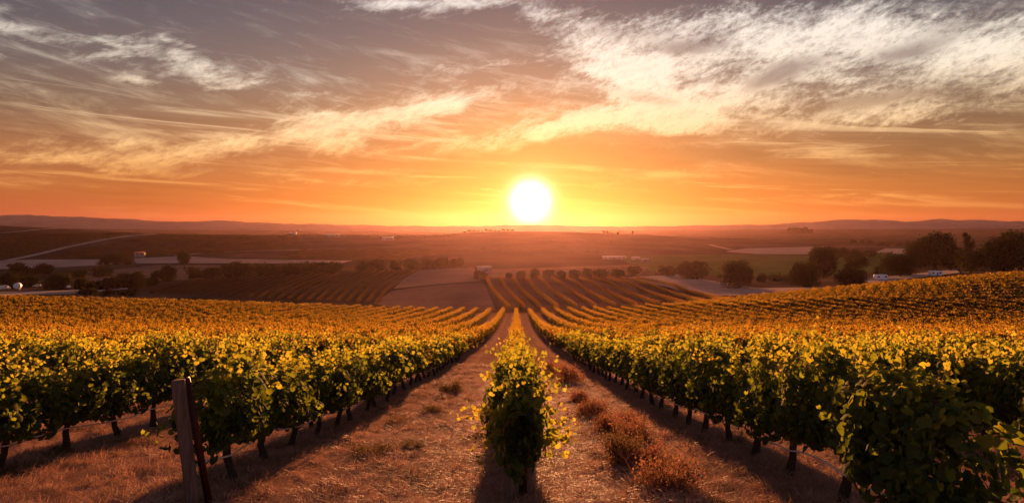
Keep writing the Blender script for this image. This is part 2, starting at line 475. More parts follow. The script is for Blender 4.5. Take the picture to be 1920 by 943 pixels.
YOUNG = leaf_mat('young_vine_leaves', [(0, (.05, .035, .016)), (1, (.14, .075, .025))], [(0, (.08, .05, .015)), (1, (.22, .12, .03))], .1, .4, .8, 0)
STRAW = leaf_mat('dry_straw', [(0, (.22, .10, .065)), (.5, (.44, .25, .165)), (1, (.62, .40, .28))], [(0, (.25, .12, .07)), (1, (.55, .33, .22))], .2, .35, .6, .15)
WEED = leaf_mat('dry_weed_stems', [(0, (.05, .055, .02)), (.35, (.16, .11, .045)), (.7, (.34, .13, .085)), (1, (.46, .21, .15))],
                [(0, (.06, .07, .02)), (.5, (.24, .13, .06)), (1, (.46, .19, .13))], .2, .4, .8, .02)
BARK = plain('vine_bark', (.045, .030, .022), .9, 0, .5, 40)
TBARK = plain('tree_bark', (.05, .038, .028), .9, 0, .4, 10)
CANE = plain('green_cane', (.10, .075, .03), .7, 0, .4, 30)
HOSE = plain('grey_hose', (.74, .70, .68), .4, 0, .2, 20, .5)
RUST = plain('rusty_steel', (.075, .018, .012), .55, .3, .4, 30)
WHITE = plain('white_paint', (.78, .78, .80), .45, 0, .05, 2)
FADED = plain('faded_white_wall', (.40, .37, .36), .8, 0, .1, 1)
CREAM = plain('cream_wall', (.62, .55, .47), .8, 0, .1, 1)
ROOF = plain('roof_tiles', (.24, .12, .085), .8, 0, .3, 4)
TIN = plain('tin_roof', (.42, .40, .38), .35, .2, .1, 1)
GLASS = plain('dark_glass', (.03, .032, .04), .15, 0, .1, 1, .5)
RUBBER = plain('tyre_rubber', (.02, .02, .02), .8)
GREY = plain('grey_trim', (.2, .2, .21), .5)


def post_mat():
    m, t, b = new_mat('weathered_wood')
    tc = t.nodes.new('ShaderNodeTexCoord')
    st = vmath(t, 'MULTIPLY', tc.outputs['Object'], (38, 38, 2.2))
    n = noise(t, st, 1.0, 8, .65, .5)
    n2 = noise(t, tc.outputs['Object'], 3.0, 4)
    c = ramp(t, n, [(.3, (.055, .034, .024)), (.5, (.135, .088, .062)), (.7, (.225, .155, .11))])
    t.links.new(mixc(t, V(t, n2).step(.4, .7) * .5, c, (.12, .085, .06, 1)), b.inputs['Base Color'])
    b.inputs['Roughness'].default_value = .85
    bp = t.nodes.new('ShaderNodeBump'); bp.inputs['Strength'].default_value = .6; bp.inputs['Distance'].default_value = .006
    t.links.new(n, bp.inputs['Height']); t.links.new(bp.outputs[0], b.inputs['Normal'])
    return m


WOOD = post_mat()


def ground_mat():
    m, t, b = new_mat('dry_ground')
    g = t.nodes.new('ShaderNodeNewGeometry'); P = g.outputs['Position']
    s = t.nodes.new('ShaderNodeSeparateXYZ'); t.links.new(P, s.inputs[0])
    Y = V(t, s.outputs[1]); X = V(t, s.outputs[0])
    n1 = noise(t, P, .9, 6, .6); n2 = noise(t, P, 9.0, 6, .65); n3 = noise(t, vmath(t, 'MULTIPLY', P, (60, 18, 30)), 1.0, 4, .6, 1.2)
    near = mixc(t, V(t, n1).step(.35, .68), (.26, .135, .09, 1), (.42, .24, .165, 1))
    near = mixc(t, V(t, n2).step(.4, .75) * .6, near, (.19, .10, .068, 1))
    near = mixc(t, V(t, n3).step(.5, .7) * .55, near, (.52, .33, .23, 1))
    xm = (X / 3.3); xl = (xm - xm._m('ROUND')) * 3.3; wob = (V(t, n1) - .5) * .5
    tr = ((xl + wob)._m('ABSOLUTE') - .95)._m('ABSOLUTE').step(.26, .08) * V(t, n2).step(.3, .6)
    near = mixc(t, tr * .45, near, (.50, .31, .22, 1))
    f1 = noise(t, P, .012, 5, .6); f2 = noise(t, P, .11, 4, .6)
    far = mixc(t, V(t, f1).step(.4, .62), (.070, .046, .032, 1), (.135, .086, .056, 1))
    far = mixc(t, V(t, f2).step(.45, .7) * .5, far, (.05, .038, .024, 1))
    t.links.new(mixc(t, Y.step(150, 210), near, far), b.inputs['Base Color'])
    b.inputs['Roughness'].default_value = .95; b.inputs['Specular IOR Level'].default_value = 0
    bp = t.nodes.new('ShaderNodeBump'); bp.inputs['Strength'].default_value = .9; bp.inputs['Distance'].default_value = .05
    hh = V(t, n2) * .7 + V(t, n3) * .5
    t.links.new(hh.s, bp.inputs['Height']); t.links.new(bp.outputs[0], b.inputs['Normal'])
    return m


def field_mat(name, a, c, scale=.05, stripe=None):
    m, t, b = new_mat(name)
    g = t.nodes.new('ShaderNodeNewGeometry'); P = g.outputs['Position']
    n = V(t, noise(t, P, scale, 6, .65)) * .6 + V(t, noise(t, P, scale * 12, 4, .6)) * .4
    col = mixc(t, n.step(.36, .62), (*a, 1), (*c, 1))
    if stripe:
        w = t.nodes.new('ShaderNodeTexWave'); w.wave_type = 'BANDS'; w.inputs['Scale'].default_value = stripe[1]
        w.inputs['Distortion'].default_value = 1.5; w.inputs['Detail'].default_value = 2; w.inputs['Detail Scale'].default_value = .3
        mp = t.nodes.new('ShaderNodeMapping'); mp.inputs['Rotation'].default_value = (0, 0, R(stripe[0])); t.links.new(P, mp.inputs[0]); t.links.new(mp.outputs[0], w.inputs[0])
        col = mixc(t, V(t, w.outputs['Fac']) * .45, col, tuple(x * .5 for x in a) + (1,))
    t.links.new(col, b.inputs['Base Color']); b.inputs['Roughness'].default_value = .95; b.inputs['Specular IOR Level'].default_value = 0
    return m


GROUND = ground_mat()

# ------------------------------------------------------------------ ground sheet (polar, fine in front)
ang = np.concatenate([np.linspace(-180, -52, 33)[:-1], np.linspace(-52, 52, 420), np.linspace(52, 180, 33)[1:-1]])
rad = np.concatenate([[.6], np.exp(np.linspace(math.log(1.2), math.log(4600), 410))])
A, RR = np.meshgrid(np.radians(ang), rad)
GX, GY = np.sin(A) * RR, np.cos(A) * RR
GZ = ground_z(GX, GY)
na, nr = len(ang), len(rad)
gv = np.stack([GX, GY, GZ], -1).reshape(-1, 3)
i_, j_ = np.meshgrid(np.arange(nr - 1), np.arange(na), indexing='ij'); j2 = (j_ + 1) % na
gf = np.stack([i_ * na + j_, i_ * na + j2, (i_ + 1) * na + j2, (i_ + 1) * na + j_], -1).reshape(-1, 4)[:, ::-1]
centre = len(gv)
gv = np.concatenate([gv, [[0, 0, gz(0, 0)]]])
gt = np.array([[centre, (j + 1) % na, j] for j in range(na)])
tag(obj('ground', mesh('ground', gv, [gf, gt], GROUND, None, True)), 'dry straw covered ground sloping into the wide valley', 'ground', kind='structure')

# distant hills
HP = np.array([[-1500, 420], [-700, 408], [-300, 412], [-60, 406], [0, 404], [30, 402], [70, 404], [150, 407], [240, 411], [330, 416], [400, 413.5], [440, 414.5], [520, 419], [640, 421],
               [760, 424], [870, 424], [940, 422.5], [1000, 421], [1060, 423], [1140, 425], [1250, 424], [1320, 422.5], [1450, 420.5], [1520, 416], [1590, 411.5], [1640, 412],
               [1700, 415.5], [1735, 413.5], [1762, 410], [1790, 413.5], [1820, 412], [1860, 414], [1920, 415], [2050, 413], [2400, 416], [3200, 422]])
HD = 3500.0
hx = np.linspace(-1500, 3200, 900)
hy = np.interp(hx, HP[:, 0], HP[:, 1]) + .5 * np.sin(hx * .071) + .35 * np.sin(hx * .19 + 1) + rng.normal(0, .18, len(hx))
crest = EYE - (hy - HY) / F * HD
prof = np.array([(-700, 0), (-480, .16), (-270, .52), (-120, .85), (0, 1), (150, .8), (390, .3), (640, 0)])
hv = []
for dy, f in prof:
    base = -22.0
    wob = 35 * np.sin(hx * .013 + dy) if f not in (0, 1) else 0
    hv.append(np.stack([(hx - CX) / F * HD, HD + dy + wob + 0 * hx, base + (crest - base) * f], -1))
hv = np.array(hv); m_, n_ = hv.shape[:2]
i_, j_ = np.meshgrid(np.arange(m_ - 1), np.arange(n_ - 1), indexing='ij')
hf = np.stack([i_ * n_ + j_, i_ * n_ + j_ + 1, (i_ + 1) * n_ + j_ + 1, (i_ + 1) * n_ + j_], -1).reshape(-1, 4)
HILL = field_mat('dry_hill_grass', (.24, .17, .13), (.38, .27, .21), .004)
tag(obj('hills', mesh('hills', hv.reshape(-1, 3), hf, HILL, None, True)), 'low hazy hills along the horizon', 'hills', kind='structure')

# haze: the evening air
hz = MB(); hz.box((0, 0, 17), (9600, 9600, 122))
hm = bpy.data.materials.new('evening_haze'); hm.use_nodes = True
ht = hm.node_tree; ht.nodes.clear()
pv = ht.nodes.new('ShaderNodeVolumePrincipled'); ho = ht.nodes.new('ShaderNodeOutputMaterial')
pv.inputs['Color'].default_value = HAZE_COLOR; pv.inputs['Density'].default_value = HAZE_DENSITY; pv.inputs['Anisotropy'].default_value = HAZE_ANISO
ht.links.new(pv.outputs[0], ho.inputs['Volume'])
hm.cycles.homogeneous_volume = True
tag(hz.build('haze', hm), 'warm evening haze filling the valley', 'haze', kind='stuff')


# ------------------------------------------------------------------ fields and tracks lying on the ground
def sheet(name, poly, mat, label, off=.22, ymin=150, cat='field'):
    """an x-monotone photo polygon laid on the terrain as a smooth sheet"""
    poly = np.array(poly, float); xs = np.linspace(poly[:, 0].min() + .01, poly[:, 0].max() - .01, max(8, int(np.ptp(poly[:, 0]) / 6)))
    vv, cols = [], 0
    nv = 9
    for x in xs:
        c = []
        for a, b in zip(poly, np.roll(poly, -1, 0)):
            if (a[0] - x) * (b[0] - x) <= 0 and a[0] != b[0]: c.append(a[1] + (x - a[0]) / (b[0] - a[0]) * (b[1] - a[1]))
        lo, hi = min(c), max(c)
        h2 = hits(np.full(2, x), [hi, lo], ymin=ymin)
        # straight in plan between near and far edge, z from the terrain
        yy = np.linspace(h2[0, 1], h2[1, 1], nv); k = (x - CX) / F
        vv.append(np.stack([k * yy, yy, ground_z(k * yy, yy) + off], -1)); cols += 1
    v = np.array(vv).reshape(-1, 3)
    i, j = np.meshgrid(np.arange(cols - 1), np.arange(nv - 1), indexing='ij')
    f = np.stack([i * nv + j, (i + 1) * nv + j, (i + 1) * nv + j + 1, i * nv + j + 1], -1).reshape(-1, 4)
    return tag(obj(name, mesh(name, v, f, mat, None, True)), label, cat, kind='structure')


DRY = field_mat('dry_stubble', (.40, .27, .20), (.56, .40, .31), .03)
FALLOW = field_mat('fallow_soil', (.26, .155, .11), (.38, .24, .175), .03)
PLOUGH = field_mat('ploughed_soil', (.17, .105, .085), (.26, .165, .13), .03, (62, .16))
SOIL = field_mat('dark_soil', (.055, .034, .022), (.10, .062, .042), .05)
GREEN = field_mat('green_crop', (.08, .115, .035), (.13, .165, .05), .03, (10, .12))
DUST = field_mat('pale_track', (.36, .27, .20), (.52, .40, .31), .1)
BROWN = field_mat('brown_vineyard_soil', (.16, .10, .072), (.28, .18, .13), .04)
sheet('harvested_field', [(245, 485), (340, 481), (430, 486), (662, 489), (640, 494), (430, 494), (255, 494)], DRY, 'bright strip of harvested field below the left vineyard hill')
sheet('stubble_field', [(-60, 492), (60, 487), (250, 487), (250, 494), (120, 501), (-60, 507)], DRY, 'tan stubble field at the foot of the left hill')
sheet('meadow', [(160, 510), (300, 497), (470, 498), (640, 499), (560, 512), (380, 524), (250, 528), (140, 532)], BROWN, 'brown meadow between the left bushes', .18)
sheet('ploughed_field', [(700, 570), (735, 546), (820, 536), (908, 531), (930, 584), (760, 583)], PLOUGH, 'ploughed field left of the striped vine block', .25, 185)
sheet('fallow_field', [(738, 542), (775, 507), (888, 502), (902, 527), (820, 533)], FALLOW, 'pale fallow field above the ploughed field')
sheet('mown_field', [(905, 506), (1180, 497), (1215, 502), (1200, 516), (920, 522)], BROWN, 'mown field behind the row of round bushes')
sheet('vineyard_soil', [(905, 525), (1000, 523), (1160, 522), (1320, 553), (1400, 572), (1150, 584), (940, 586)], SOIL, 'dark soil between the striped vine rows', .12, 190)
sheet('sandy_field', [(1170, 521), (1275, 515), (1340, 528), (1420, 541), (1570, 539), (1500, 553), (1330, 556)], DRY, 'pale sandy field below the round trees', .25, 200)
sheet('green_field', [(1150, 480), (1340, 477), (1520, 479), (1700, 474), (1720, 500), (1600, 514), (1400, 520), (1210, 508)], GREEN, 'green crop field in the valley', .2)
sheet('wheat_field', [(1360, 472), (1400, 466), (1525, 463), (1525, 477), (1420, 477)], DRY, 'light wheat field above the green field', .3)
sheet('cut_field', [(1640, 474), (1660, 466), (1735, 467), (1728, 478)], DRY, 'light cut field beside the tall dark trees', .3)
sheet('dirt_yard', [(1600, 524), (1700, 516), (1790, 505), (1800, 512), (1700, 524), (1610, 534)], DUST, 'dirt yard where the caravans stand', .25, 230)
sheet('farm_track', [(-40, 549), (130, 545), (240, 539), (240, 543), (130, 552), (-40, 556)], DUST, 'pale farm track behind the left vines', .25, 200, 'track')


def strip(name, line, w, mat, label, off=.3, ymin=150):
    line = np.array(line, float); n = 60
    q = np.linspace(0, len(line) - 1, n)
    p = hits(np.interp(q, range(len(line)), line[:, 0]), np.interp(q, range(len(line)), line[:, 1]), ymin=ymin)
    d = np.gradient(p[:, :2], axis=0); d /= np.linalg.norm(d, axis=1)[:, None]
    nrm = np.stack([-d[:, 1], d[:, 0]], -1)
    v = []
    for s in (-1, 0, 1):
        xy = p[:, :2] + nrm * s * w / 2; v.append(np.concatenate([xy, (ground_z(xy[:, 0], xy[:, 1]) + off)[:, None]], 1))
    v = np.array(v).reshape(-1, 3); i, j = np.meshgrid(np.arange(2), np.arange(n - 1), indexing='ij')
    f = np.stack([i * n + j, i * n + j + 1, (i + 1) * n + j + 1, (i + 1) * n + j], -1).reshape(-1, 4)
    return tag(obj(name, mesh(name, v, f, mat, None, True)), label, 'track', kind='structure')


strip('hill_track', [(10, 490), (60, 480), (130, 463), (200, 449), (245, 442.5), (290, 439.5)], 8, DUST, 'pale dirt track curving up the left hill', .45)
strip('ridge_track', [(-40, 441), (20, 436), (70, 431), (120, 428.2)], 6, DUST, 'thin track along the top of the left hill', .45)
strip('valley_track', [(430, 488), (330, 480), (390, 474), (470, 471), (600, 468)], 5, DUST, 'thin track along the foot of the vineyard hill', .4)
strip('plain_track', [(1330, 459), (1350, 464), (1372, 469)], 8, DUST, 'short pale track in the right of the valley', .4)


# ------------------------------------------------------------------ leaves
def leaf_template(k):
    if k == 0:      # lobed grape leaf: centre + 12 outline points
        o = [(0, -.12), (.22, -.34), (.48, -.24), (.50, .02), (.54, .24), (.34, .42), (.0, .66), (-.34, .42), (-.54, .24), (-.50, .02), (-.48, -.24), (-.22, -.34)]
        v = [(0, .12, .07)] + [(x, y, -.10 * (x * x + y * y) / .5) for x, y in o]
        return np.array(v), np.array([(0, i, i % 12 + 1) for i in range(1, 13)])
    if k == 1:      # folded five-sided blade
        return np.array([(0, -.3, 0), (.5, -.12, -.10), (.34, .4, -.08), (0, .62, 0), (-.34, .4, -.08), (-.5, -.12, -.10)]), np.array([(0, 1, 2, 3), (0, 3, 4, 5)])
    return np.array([(0, -.5, 0), (.45, 0, -.12), (0, .55, 0), (-.45, 0, -.12)]), np.array([(0, 1, 2, 3)])


def unit(a): return a / (np.linalg.norm(a, axis=-1, keepdims=True) + 1e-9)


def leaves(P, N, size, tint, k, r, spin=.7):
    """leaf blades at P facing N, tips hanging down"""
    n = len(P); N = unit(N)
    dn = np.array([0, 0, -1.0]) + r.normal(0, .25, (n, 3))
    T = unit(dn - N * (dn * N).sum(1, keepdims=True)); B = np.cross(N, T)
    a = r.normal(0, spin, n)[:, None]; T, B = T * np.cos(a) + B * np.sin(a), B * np.cos(a) - T * np.sin(a)
    tv, tf = leaf_template(k); s = np.broadcast_to(size, (n,))[:, None, None]
    v = P[:, None] + s * (tv[None, :, :1] * B[:, None] + tv[None, :, 1:2] * T[:, None] + tv[None, :, 2:] * N[:, None])
    f = tf[None] + (np.arange(n) * len(tv))[:, None, None]
    return v.reshape(-1, 3), f.reshape(-1, tf.shape[1]), np.repeat(tint, len(tv))


def vine_foliage(name, seed, n, size, k, L=1.36, hw=.33, z0=.46, z1=1.26, shoots=11, shoot_leaves=10, extra=None, droop=4, top=1.0, far_tint=0.0, mat=None):
    r = np.random.default_rng(seed)
    y = r.uniform(-L / 2, L / 2, n); th = r.uniform(0, 2 * math.pi, n); q = r.random(n) ** .33
    ph = r.uniform(0, 6, 4)
    lump = 1 + .26 * np.sin(y * 5.2 + ph[0] + th) + .20 * np.sin(y * 11 + ph[1] - 2 * th)
    zc, hh = (z0 + z1) / 2, (z1 - z0) / 2
    cx, cz = np.cos(th), np.sin(th)
    sq = 1 / (np.abs(cx) ** 3.2 + np.abs(cz) ** 3.2) ** (1 / 3.2)
    x = hw * cx * sq * q * lump + .05 * np.sin(y * 4 + ph[2])
    z = zc + hh * cz * sq * q * (1 + .17 * np.sin(y * 6 + ph[3]) + .10 * np.sin(y * 13 + ph[1]))
    P = np.stack([x, y, z], -1)
    N = np.stack([cx / hw * .33, np.zeros(n), cz * .5 + .25], -1) + r.normal(0, .42, (n, 3))
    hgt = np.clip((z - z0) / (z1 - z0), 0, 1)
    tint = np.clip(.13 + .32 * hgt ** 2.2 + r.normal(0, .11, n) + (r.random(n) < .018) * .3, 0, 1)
    sz = size * r.uniform(.5, 1.35, n)
    Ps, Ns, Ts, Ss, stems = [P], [N], [tint], [sz], []

    def shoot(p, d, ln, cnt, young=.0):
        q = np.linspace(.05, 1, cnt); d = unit(np.array(d, float)); bend = r.normal(0, .2, 3) * [1, 1, .3]
        pp = np.array(p) + q[:, None] * d * ln + (q ** 2)[:, None] * bend * ln + r.normal(0, size * .48, (cnt, 3))
        Ps.append(pp); Ns.append(r.normal(0, 1, (cnt, 3)) + [0, -.4, .5]); Ss.append(size * (1.05 - .55 * q) * r.uniform(.7, 1.1, cnt))
        Ts.append(np.clip(.46 + .22 * q + r.normal(0, .09, cnt) + young, 0, 1))
        if k == 0: stems.append(np.array(p) + np.linspace(-.25, 1, 6)[:, None] * d * ln + (np.linspace(0, 1, 6) ** 2)[:, None] * bend * ln)
    for _ in range(shoots):
        yy = r.uniform(-L / 2, L / 2); s = r.choice((-1, 1))
        shoot((s * r.uniform(0, hw * .8), yy, z1 - .1), (s * r.uniform(0, .7), r.normal(0, .35), 1), r.uniform(.16, .46) * top, shoot_leaves)
    for _ in range(droop):
        s = r.choice((-1, 1))
        shoot((s * hw * .95, r.uniform(-L / 2, L / 2), r.uniform(.7, 1.1)), (s * r.uniform(.2, .8), r.normal(0, .3), r.uniform(-.9, .3)), r.uniform(.12, .26), max(4, shoot_leaves * 2 // 3), -.28)
    for e in extra or (): shoot(*e)
    v, f, ti = leaves(np.concatenate(Ps), np.concatenate(Ns), np.concatenate(Ss), np.concatenate(Ts), k, r)
    if stems:       # the green shoots that carry the young leaves
        sm = MB()
        for p_ in stems: sm.tube(p_, np.linspace(.0035, .0015, 6), 3, False)
        sv = np.concatenate(sm.v); f = [f] + [np.array(x) + len(v) for x in sm.f.values()]
        v = np.concatenate([v, sv]); ti = np.concatenate([ti, np.full(len(sv), .45)])
    return mesh(name, v, f, mat or VINE, {'tint': np.clip(ti + far_tint, 0, 1)})


def vine_trunk(seed, k=7):
    r = np.random.default_rng(seed); m = MB(); n = 9
    q = np.linspace(0, 1, n)
    pts = np.stack([.03 * np.sin(q * 5 + seed) + r.normal(0, .008, n), .035 * np.sin(q * 4 + 2 * seed), -.06 + q * .72], -1)
    m.tube(pts, .042 * (1.25 - .45 * q + .5 * np.exp(-q * 12)) * (1 + r.normal(0, .09, n)), k)
    return m.data('trunk', BARK, True), pts[-1]


def vine_cordon(seed, top, k=6):
    r = np.random.default_rng(seed + 50); m = MB(); q = np.linspace(0, 1, 7)
    for s in (-1, 1):
        pts = np.stack([top[0] * (1 - q) + r.normal(0, .01, 7), top[1] + s * q * .6, top[2] - .02 + .05 * np.sin(q * 3) + r.normal(0, .008, 7)], -1)
        m.tube(pts, .026 - .012 * q, k)
    return m.data('cordon', BARK, True)


TR = [vine_trunk(s) for s in range(6)]
CORD = [vine_cordon(s, TR[s][1]) for s in range(6)]
FOL0 = [vine_foliage('foliage', 100 + s, 1250, .086, 0, shoots=19, shoot_leaves=13) for s in range(6)]
FOL1 = [vine_foliage('foliage', 200 + s, 760, .125, 1, shoots=13, shoot_leaves=9, top=.9, far_tint=.05) for s in range(6)]
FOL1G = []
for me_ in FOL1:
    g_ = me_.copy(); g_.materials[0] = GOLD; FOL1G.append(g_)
FOL2 = [vine_foliage('foliage', 300 + s, 260, .20, 2, shoots=10, shoot_leaves=5, droop=2, top=.8, far_tint=.10, mat=GOLD) for s in range(5)]  # raised tint: the orange cast of distance painted into the leaves
FOL2 += [vine_foliage('foliage', 330 + s, 260, .20, 2, shoots=10, shoot_leaves=5, droop=2, top=.8, far_tint=.05) for s in range(3)]
# the front vine of the centre row: narrow, with long shoots leaning out on both sides
FOLC = vine_foliage('foliage', 400, 1200, .082, 0, L=1.2, hw=.205, z0=.40, z1=1.2, shoots=12, shoot_leaves=11, droop=1, extra=[
    *[((.18 + .02 * q, -.36 - .03 * q, .96 - .06 * q), (1, -.2 + .1 * q, .45 - .18 * q), .27 + .02 * q, 17, .06) for q in range(4)],
    *[((.2, -.3 + .08 * q, .66), (1, -.25, .45 - .2 * q), .34, 17, .06) for q in range(3)], ((.2, -.3, .52), (1, -.2, .3), .3, 12, 0),
    *[((-.16, -.38, 1.02), (-1, -.2 + .1 * q, .25 - .2 * q), .34, 15, .10) for q in range(3)], *[((-.2, -.36, .95 - .08 * q), (-.8, -.2, -.7), .3, 14, .08) for q in range(3)],
    ((-.1, -.3, 1.12), (-.7, -.1, .8), .36, 15, .12), ((.12, -.3, 1.1), (.6, -.2, .7), .34, 15, .12), ((.2, .1, 1.1), (1, 0, .3), .3, 14, .12)])
FOLR = vine_foliage('foliage', 401, 1600, .094, 0, L=1.3, hw=.38, z0=.28, z1=1.3, shoots=14, shoot_leaves=11, droop=7)

SP, STEP, FIRST = 3.3, 1.2, {0: 7.1, -1: 7.75, 1: 5.75, -2: 5.2, 2: 8.4, -3: 6.0, 3: 8.0}
LAST = 172.0
near, far = [], []
for row in range(-46, 52):
    x = row * SP; y0 = FIRST.get(row, max(6.5, abs(x) * .55)); i = 0; y = y0
    while y < LAST - 1.5 * math.sin(row * 1.7):
        in_view = abs(x) < .765 * y + 1.2
        block = x > 34 and y > 168 - (x - 36) * .74     # the turned block on the right bank starts here
        if in_view and not block: (near if y < 40 else far).append((row, i, x, y))
        i += 1; y += STEP
near.sort(key=lambda a: math.hypot(a[2], a[3]))
far += near[300:]; near = near[:300]
for row, i, x, y in near:
    s = (row * 7 + i * 3) % 6; rr = random.Random(row * 1000 + i)
    jx, jy = rr.uniform(-.05, .05), rr.uniform(-.1, .1)
    t = empty('grapevine', (x + jx, y + jy, gz(x + jx, y + jy)), math.pi * (rr.random() < .5) + rr.uniform(-.06, .06))
    dist = math.hypot(x, y)
    place = 'in the centre row' if row == 0 else f"in the {ordinal(abs(row))} row {'left' if row < 0 else 'right'} of the centre row"
    look = 'leafy grapevine'
    if row == 0 and i == 0: place, look, t['label'] = '', '', 'narrow grapevine with yellow side shoots at the front end of the centre row'; t.rotation_euler = (0, 0, 0)
    elif row == 1 and i == 0: t['label'] = 'big bushy dark grapevine at the near end of the row right of centre'
    else: t['label'] = f"{look}, {ordinal(i + 1)} from the near end {place}"
    tag(t, None, 'grapevine', 'grapevines in the near vineyard rows')
    obj('trunk', TR[s][0], t)
    if dist < 16:
        obj('cordon', CORD[s], t)
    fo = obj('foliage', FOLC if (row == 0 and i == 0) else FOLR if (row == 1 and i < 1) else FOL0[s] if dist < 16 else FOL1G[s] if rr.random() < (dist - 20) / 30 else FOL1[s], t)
    w = rr.uniform(.88, 1.12); fo.scale = (w, 1, rr.uniform(.86, 1.14))
    if row == 0 and i: fo.scale = (.78, 1, rr.uniform(.9, 1.02))


def scatter(name, pts, rotz, scl, idx, protos, tilt=None):
    """one object whose points each carry one of the prototype meshes"""
    coll = bpy.data.collections.new(name + '_protos')
    for n, me in enumerate(protos):
        p = bpy.data.objects.new(f'{name}_{n:02d}', me); coll.objects.link(p)
    me = bpy.data.meshes.new(name); pts = np.asarray(pts, np.float32)
    me.vertices.add(len(pts)); me.vertices.foreach_set('co', pts.ravel())
    rot = np.zeros((len(pts), 3), np.float32); rot[:, 2] = rotz
    if tilt is not None: rot[:, :2] = tilt
    a = me.attributes.new('rot', 'FLOAT_VECTOR', 'POINT'); a.data.foreach_set('vector', rot.ravel())
    a = me.attributes.new('scl', 'FLOAT_VECTOR', 'POINT'); a.data.foreach_set('vector', np.asarray(scl, np.float32).ravel())
    a = me.attributes.new('idx', 'INT', 'POINT'); a.data.foreach_set('value', np.asarray(idx, np.int32))
    o = obj(name, me)
    g = bpy.data.node_groups.new(name, 'GeometryNodeTree')
    g.interface.new_socket('Geometry', in_out='INPUT', socket_type='NodeSocketGeometry'); g.interface.new_socket('Geometry', in_out='OUTPUT', socket_type='NodeSocketGeometry')
    gi, go = g.nodes.new('NodeGroupInput'), g.nodes.new('NodeGroupOutput')
    ci = g.nodes.new('GeometryNodeCollectionInfo'); ci.inputs['Collection'].default_value = coll; ci.inputs['Separate Children'].default_value = True; ci.inputs['Reset Children'].default_value = True
    ip = g.nodes.new('GeometryNodeInstanceOnPoints'); ip.inputs['Pick Instance'].default_value = True
    def attr(nm, ty):
        n = g.nodes.new('GeometryNodeInputNamedAttribute'); n.data_type = ty; n.inputs[0].default_value = nm
        return next(s for s in n.outputs if s.enabled and s.name == 'Attribute')
    er = g.nodes.new('FunctionNodeEulerToRotation')
    L = g.links.new
    L(gi.outputs[0], ip.inputs['Points']); L(ci.outputs[0], ip.inputs['Instance']); L(attr('idx', 'INT'), ip.inputs['Instance Index'])
    L(attr('rot', 'FLOAT_VECTOR'), er.inputs[0]); L(er.outputs[0], ip.inputs['Rotation']); L(attr('scl', 'FLOAT_VECTOR'), ip.inputs['Scale'])
    L(ip.outputs[0], go.inputs[0])
    md = o.modifiers.new('scatter', 'NODES'); md.node_group = g
    return o


fa = np.array([(x, y) for _, _, x, y in far]); nf = len(fa)
fa = fa + rng.normal(0, .06, fa.shape)
fz = ground_z(fa[:, 0], fa[:, 1])
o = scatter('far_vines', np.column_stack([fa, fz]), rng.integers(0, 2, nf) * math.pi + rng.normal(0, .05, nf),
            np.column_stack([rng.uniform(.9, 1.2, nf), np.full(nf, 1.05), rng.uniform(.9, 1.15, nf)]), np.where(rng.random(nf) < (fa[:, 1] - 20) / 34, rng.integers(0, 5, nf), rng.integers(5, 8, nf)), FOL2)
tag(o, 'mass of gold green grapevines filling the slope beyond the nearest vines', 'grapevines', kind='stuff')


# ------------------------------------------------------------------ whole vine rows seen from afar
def hedge(name, pts, hw, h, mat, dens, size, label, group, lo=.1, tint=(.35, .2)):
    pts = np.asarray(pts, float); seg = np.linalg.norm(np.diff(pts[:, :2], axis=0), axis=1); cum = np.concatenate([[0], np.cumsum(seg)])
    n = int(cum[-1] * dens); r = np.random.default_rng(abs(hash(label)) % 99991 if False else int(cum[-1] * 1000) % 99991)
    s = np.sort(r.uniform(0, cum[-1], n)); xy = np.stack([np.interp(s, cum, pts[:, 0]), np.interp(s, cum, pts[:, 1])], -1)
    i = np.clip(np.searchsorted(cum, s) - 1, 0, len(seg) - 1); d = np.diff(pts[:, :2], axis=0)[i] / seg[i][:, None]; nr_ = np.stack([-d[:, 1], d[:, 0]], -1)
    th = r.uniform(-.35, math.pi + .35, n); q = r.random(n) ** .4; lump = 1 + .2 * np.sin(s * 1.9) + .15 * np.sin(s * 4.7 + 1)
    lat = np.cos(th) * q * hw * lump; z = lo + (h - lo) * np.clip(.35 + .65 * np.sin(th) * q * lump, 0, 1.25)
    p = np.concatenate([xy + nr_ * lat[:, None], z[:, None]], 1); org = np.array([pts[0, 0], pts[0, 1], gz(pts[0, 0], pts[0, 1])])
    p[:, 2] += ground_z(p[:, 0], p[:, 1])
    N = np.concatenate([nr_ * np.cos(th)[:, None], np.sin(th)[:, None] + .2], 1) + r.normal(0, .4, (n, 3))
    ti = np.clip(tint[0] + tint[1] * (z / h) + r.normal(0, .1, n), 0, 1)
    v, f, t_ = leaves(p - org, N, size * r.uniform(.7, 1.25, n), ti, 2, r)
    o = obj(name, mesh(name, v, f, mat, {'tint': t_}), None, org)
    return tag(o, label, 'vine row', group)


def poly_hits(pp, n, ymin=180):
    pp = np.array(pp, float); q = np.linspace(0, len(pp) - 1, n)
    # smooth polyline through the photo positions
    xs = hermite(np.arange(len(pp), dtype=float), pp[:, 0].copy(), q); ys = hermite(np.arange(len(pp), dtype=float), pp[:, 1].copy(), q)
    return hits(xs, ys, ymin=ymin)


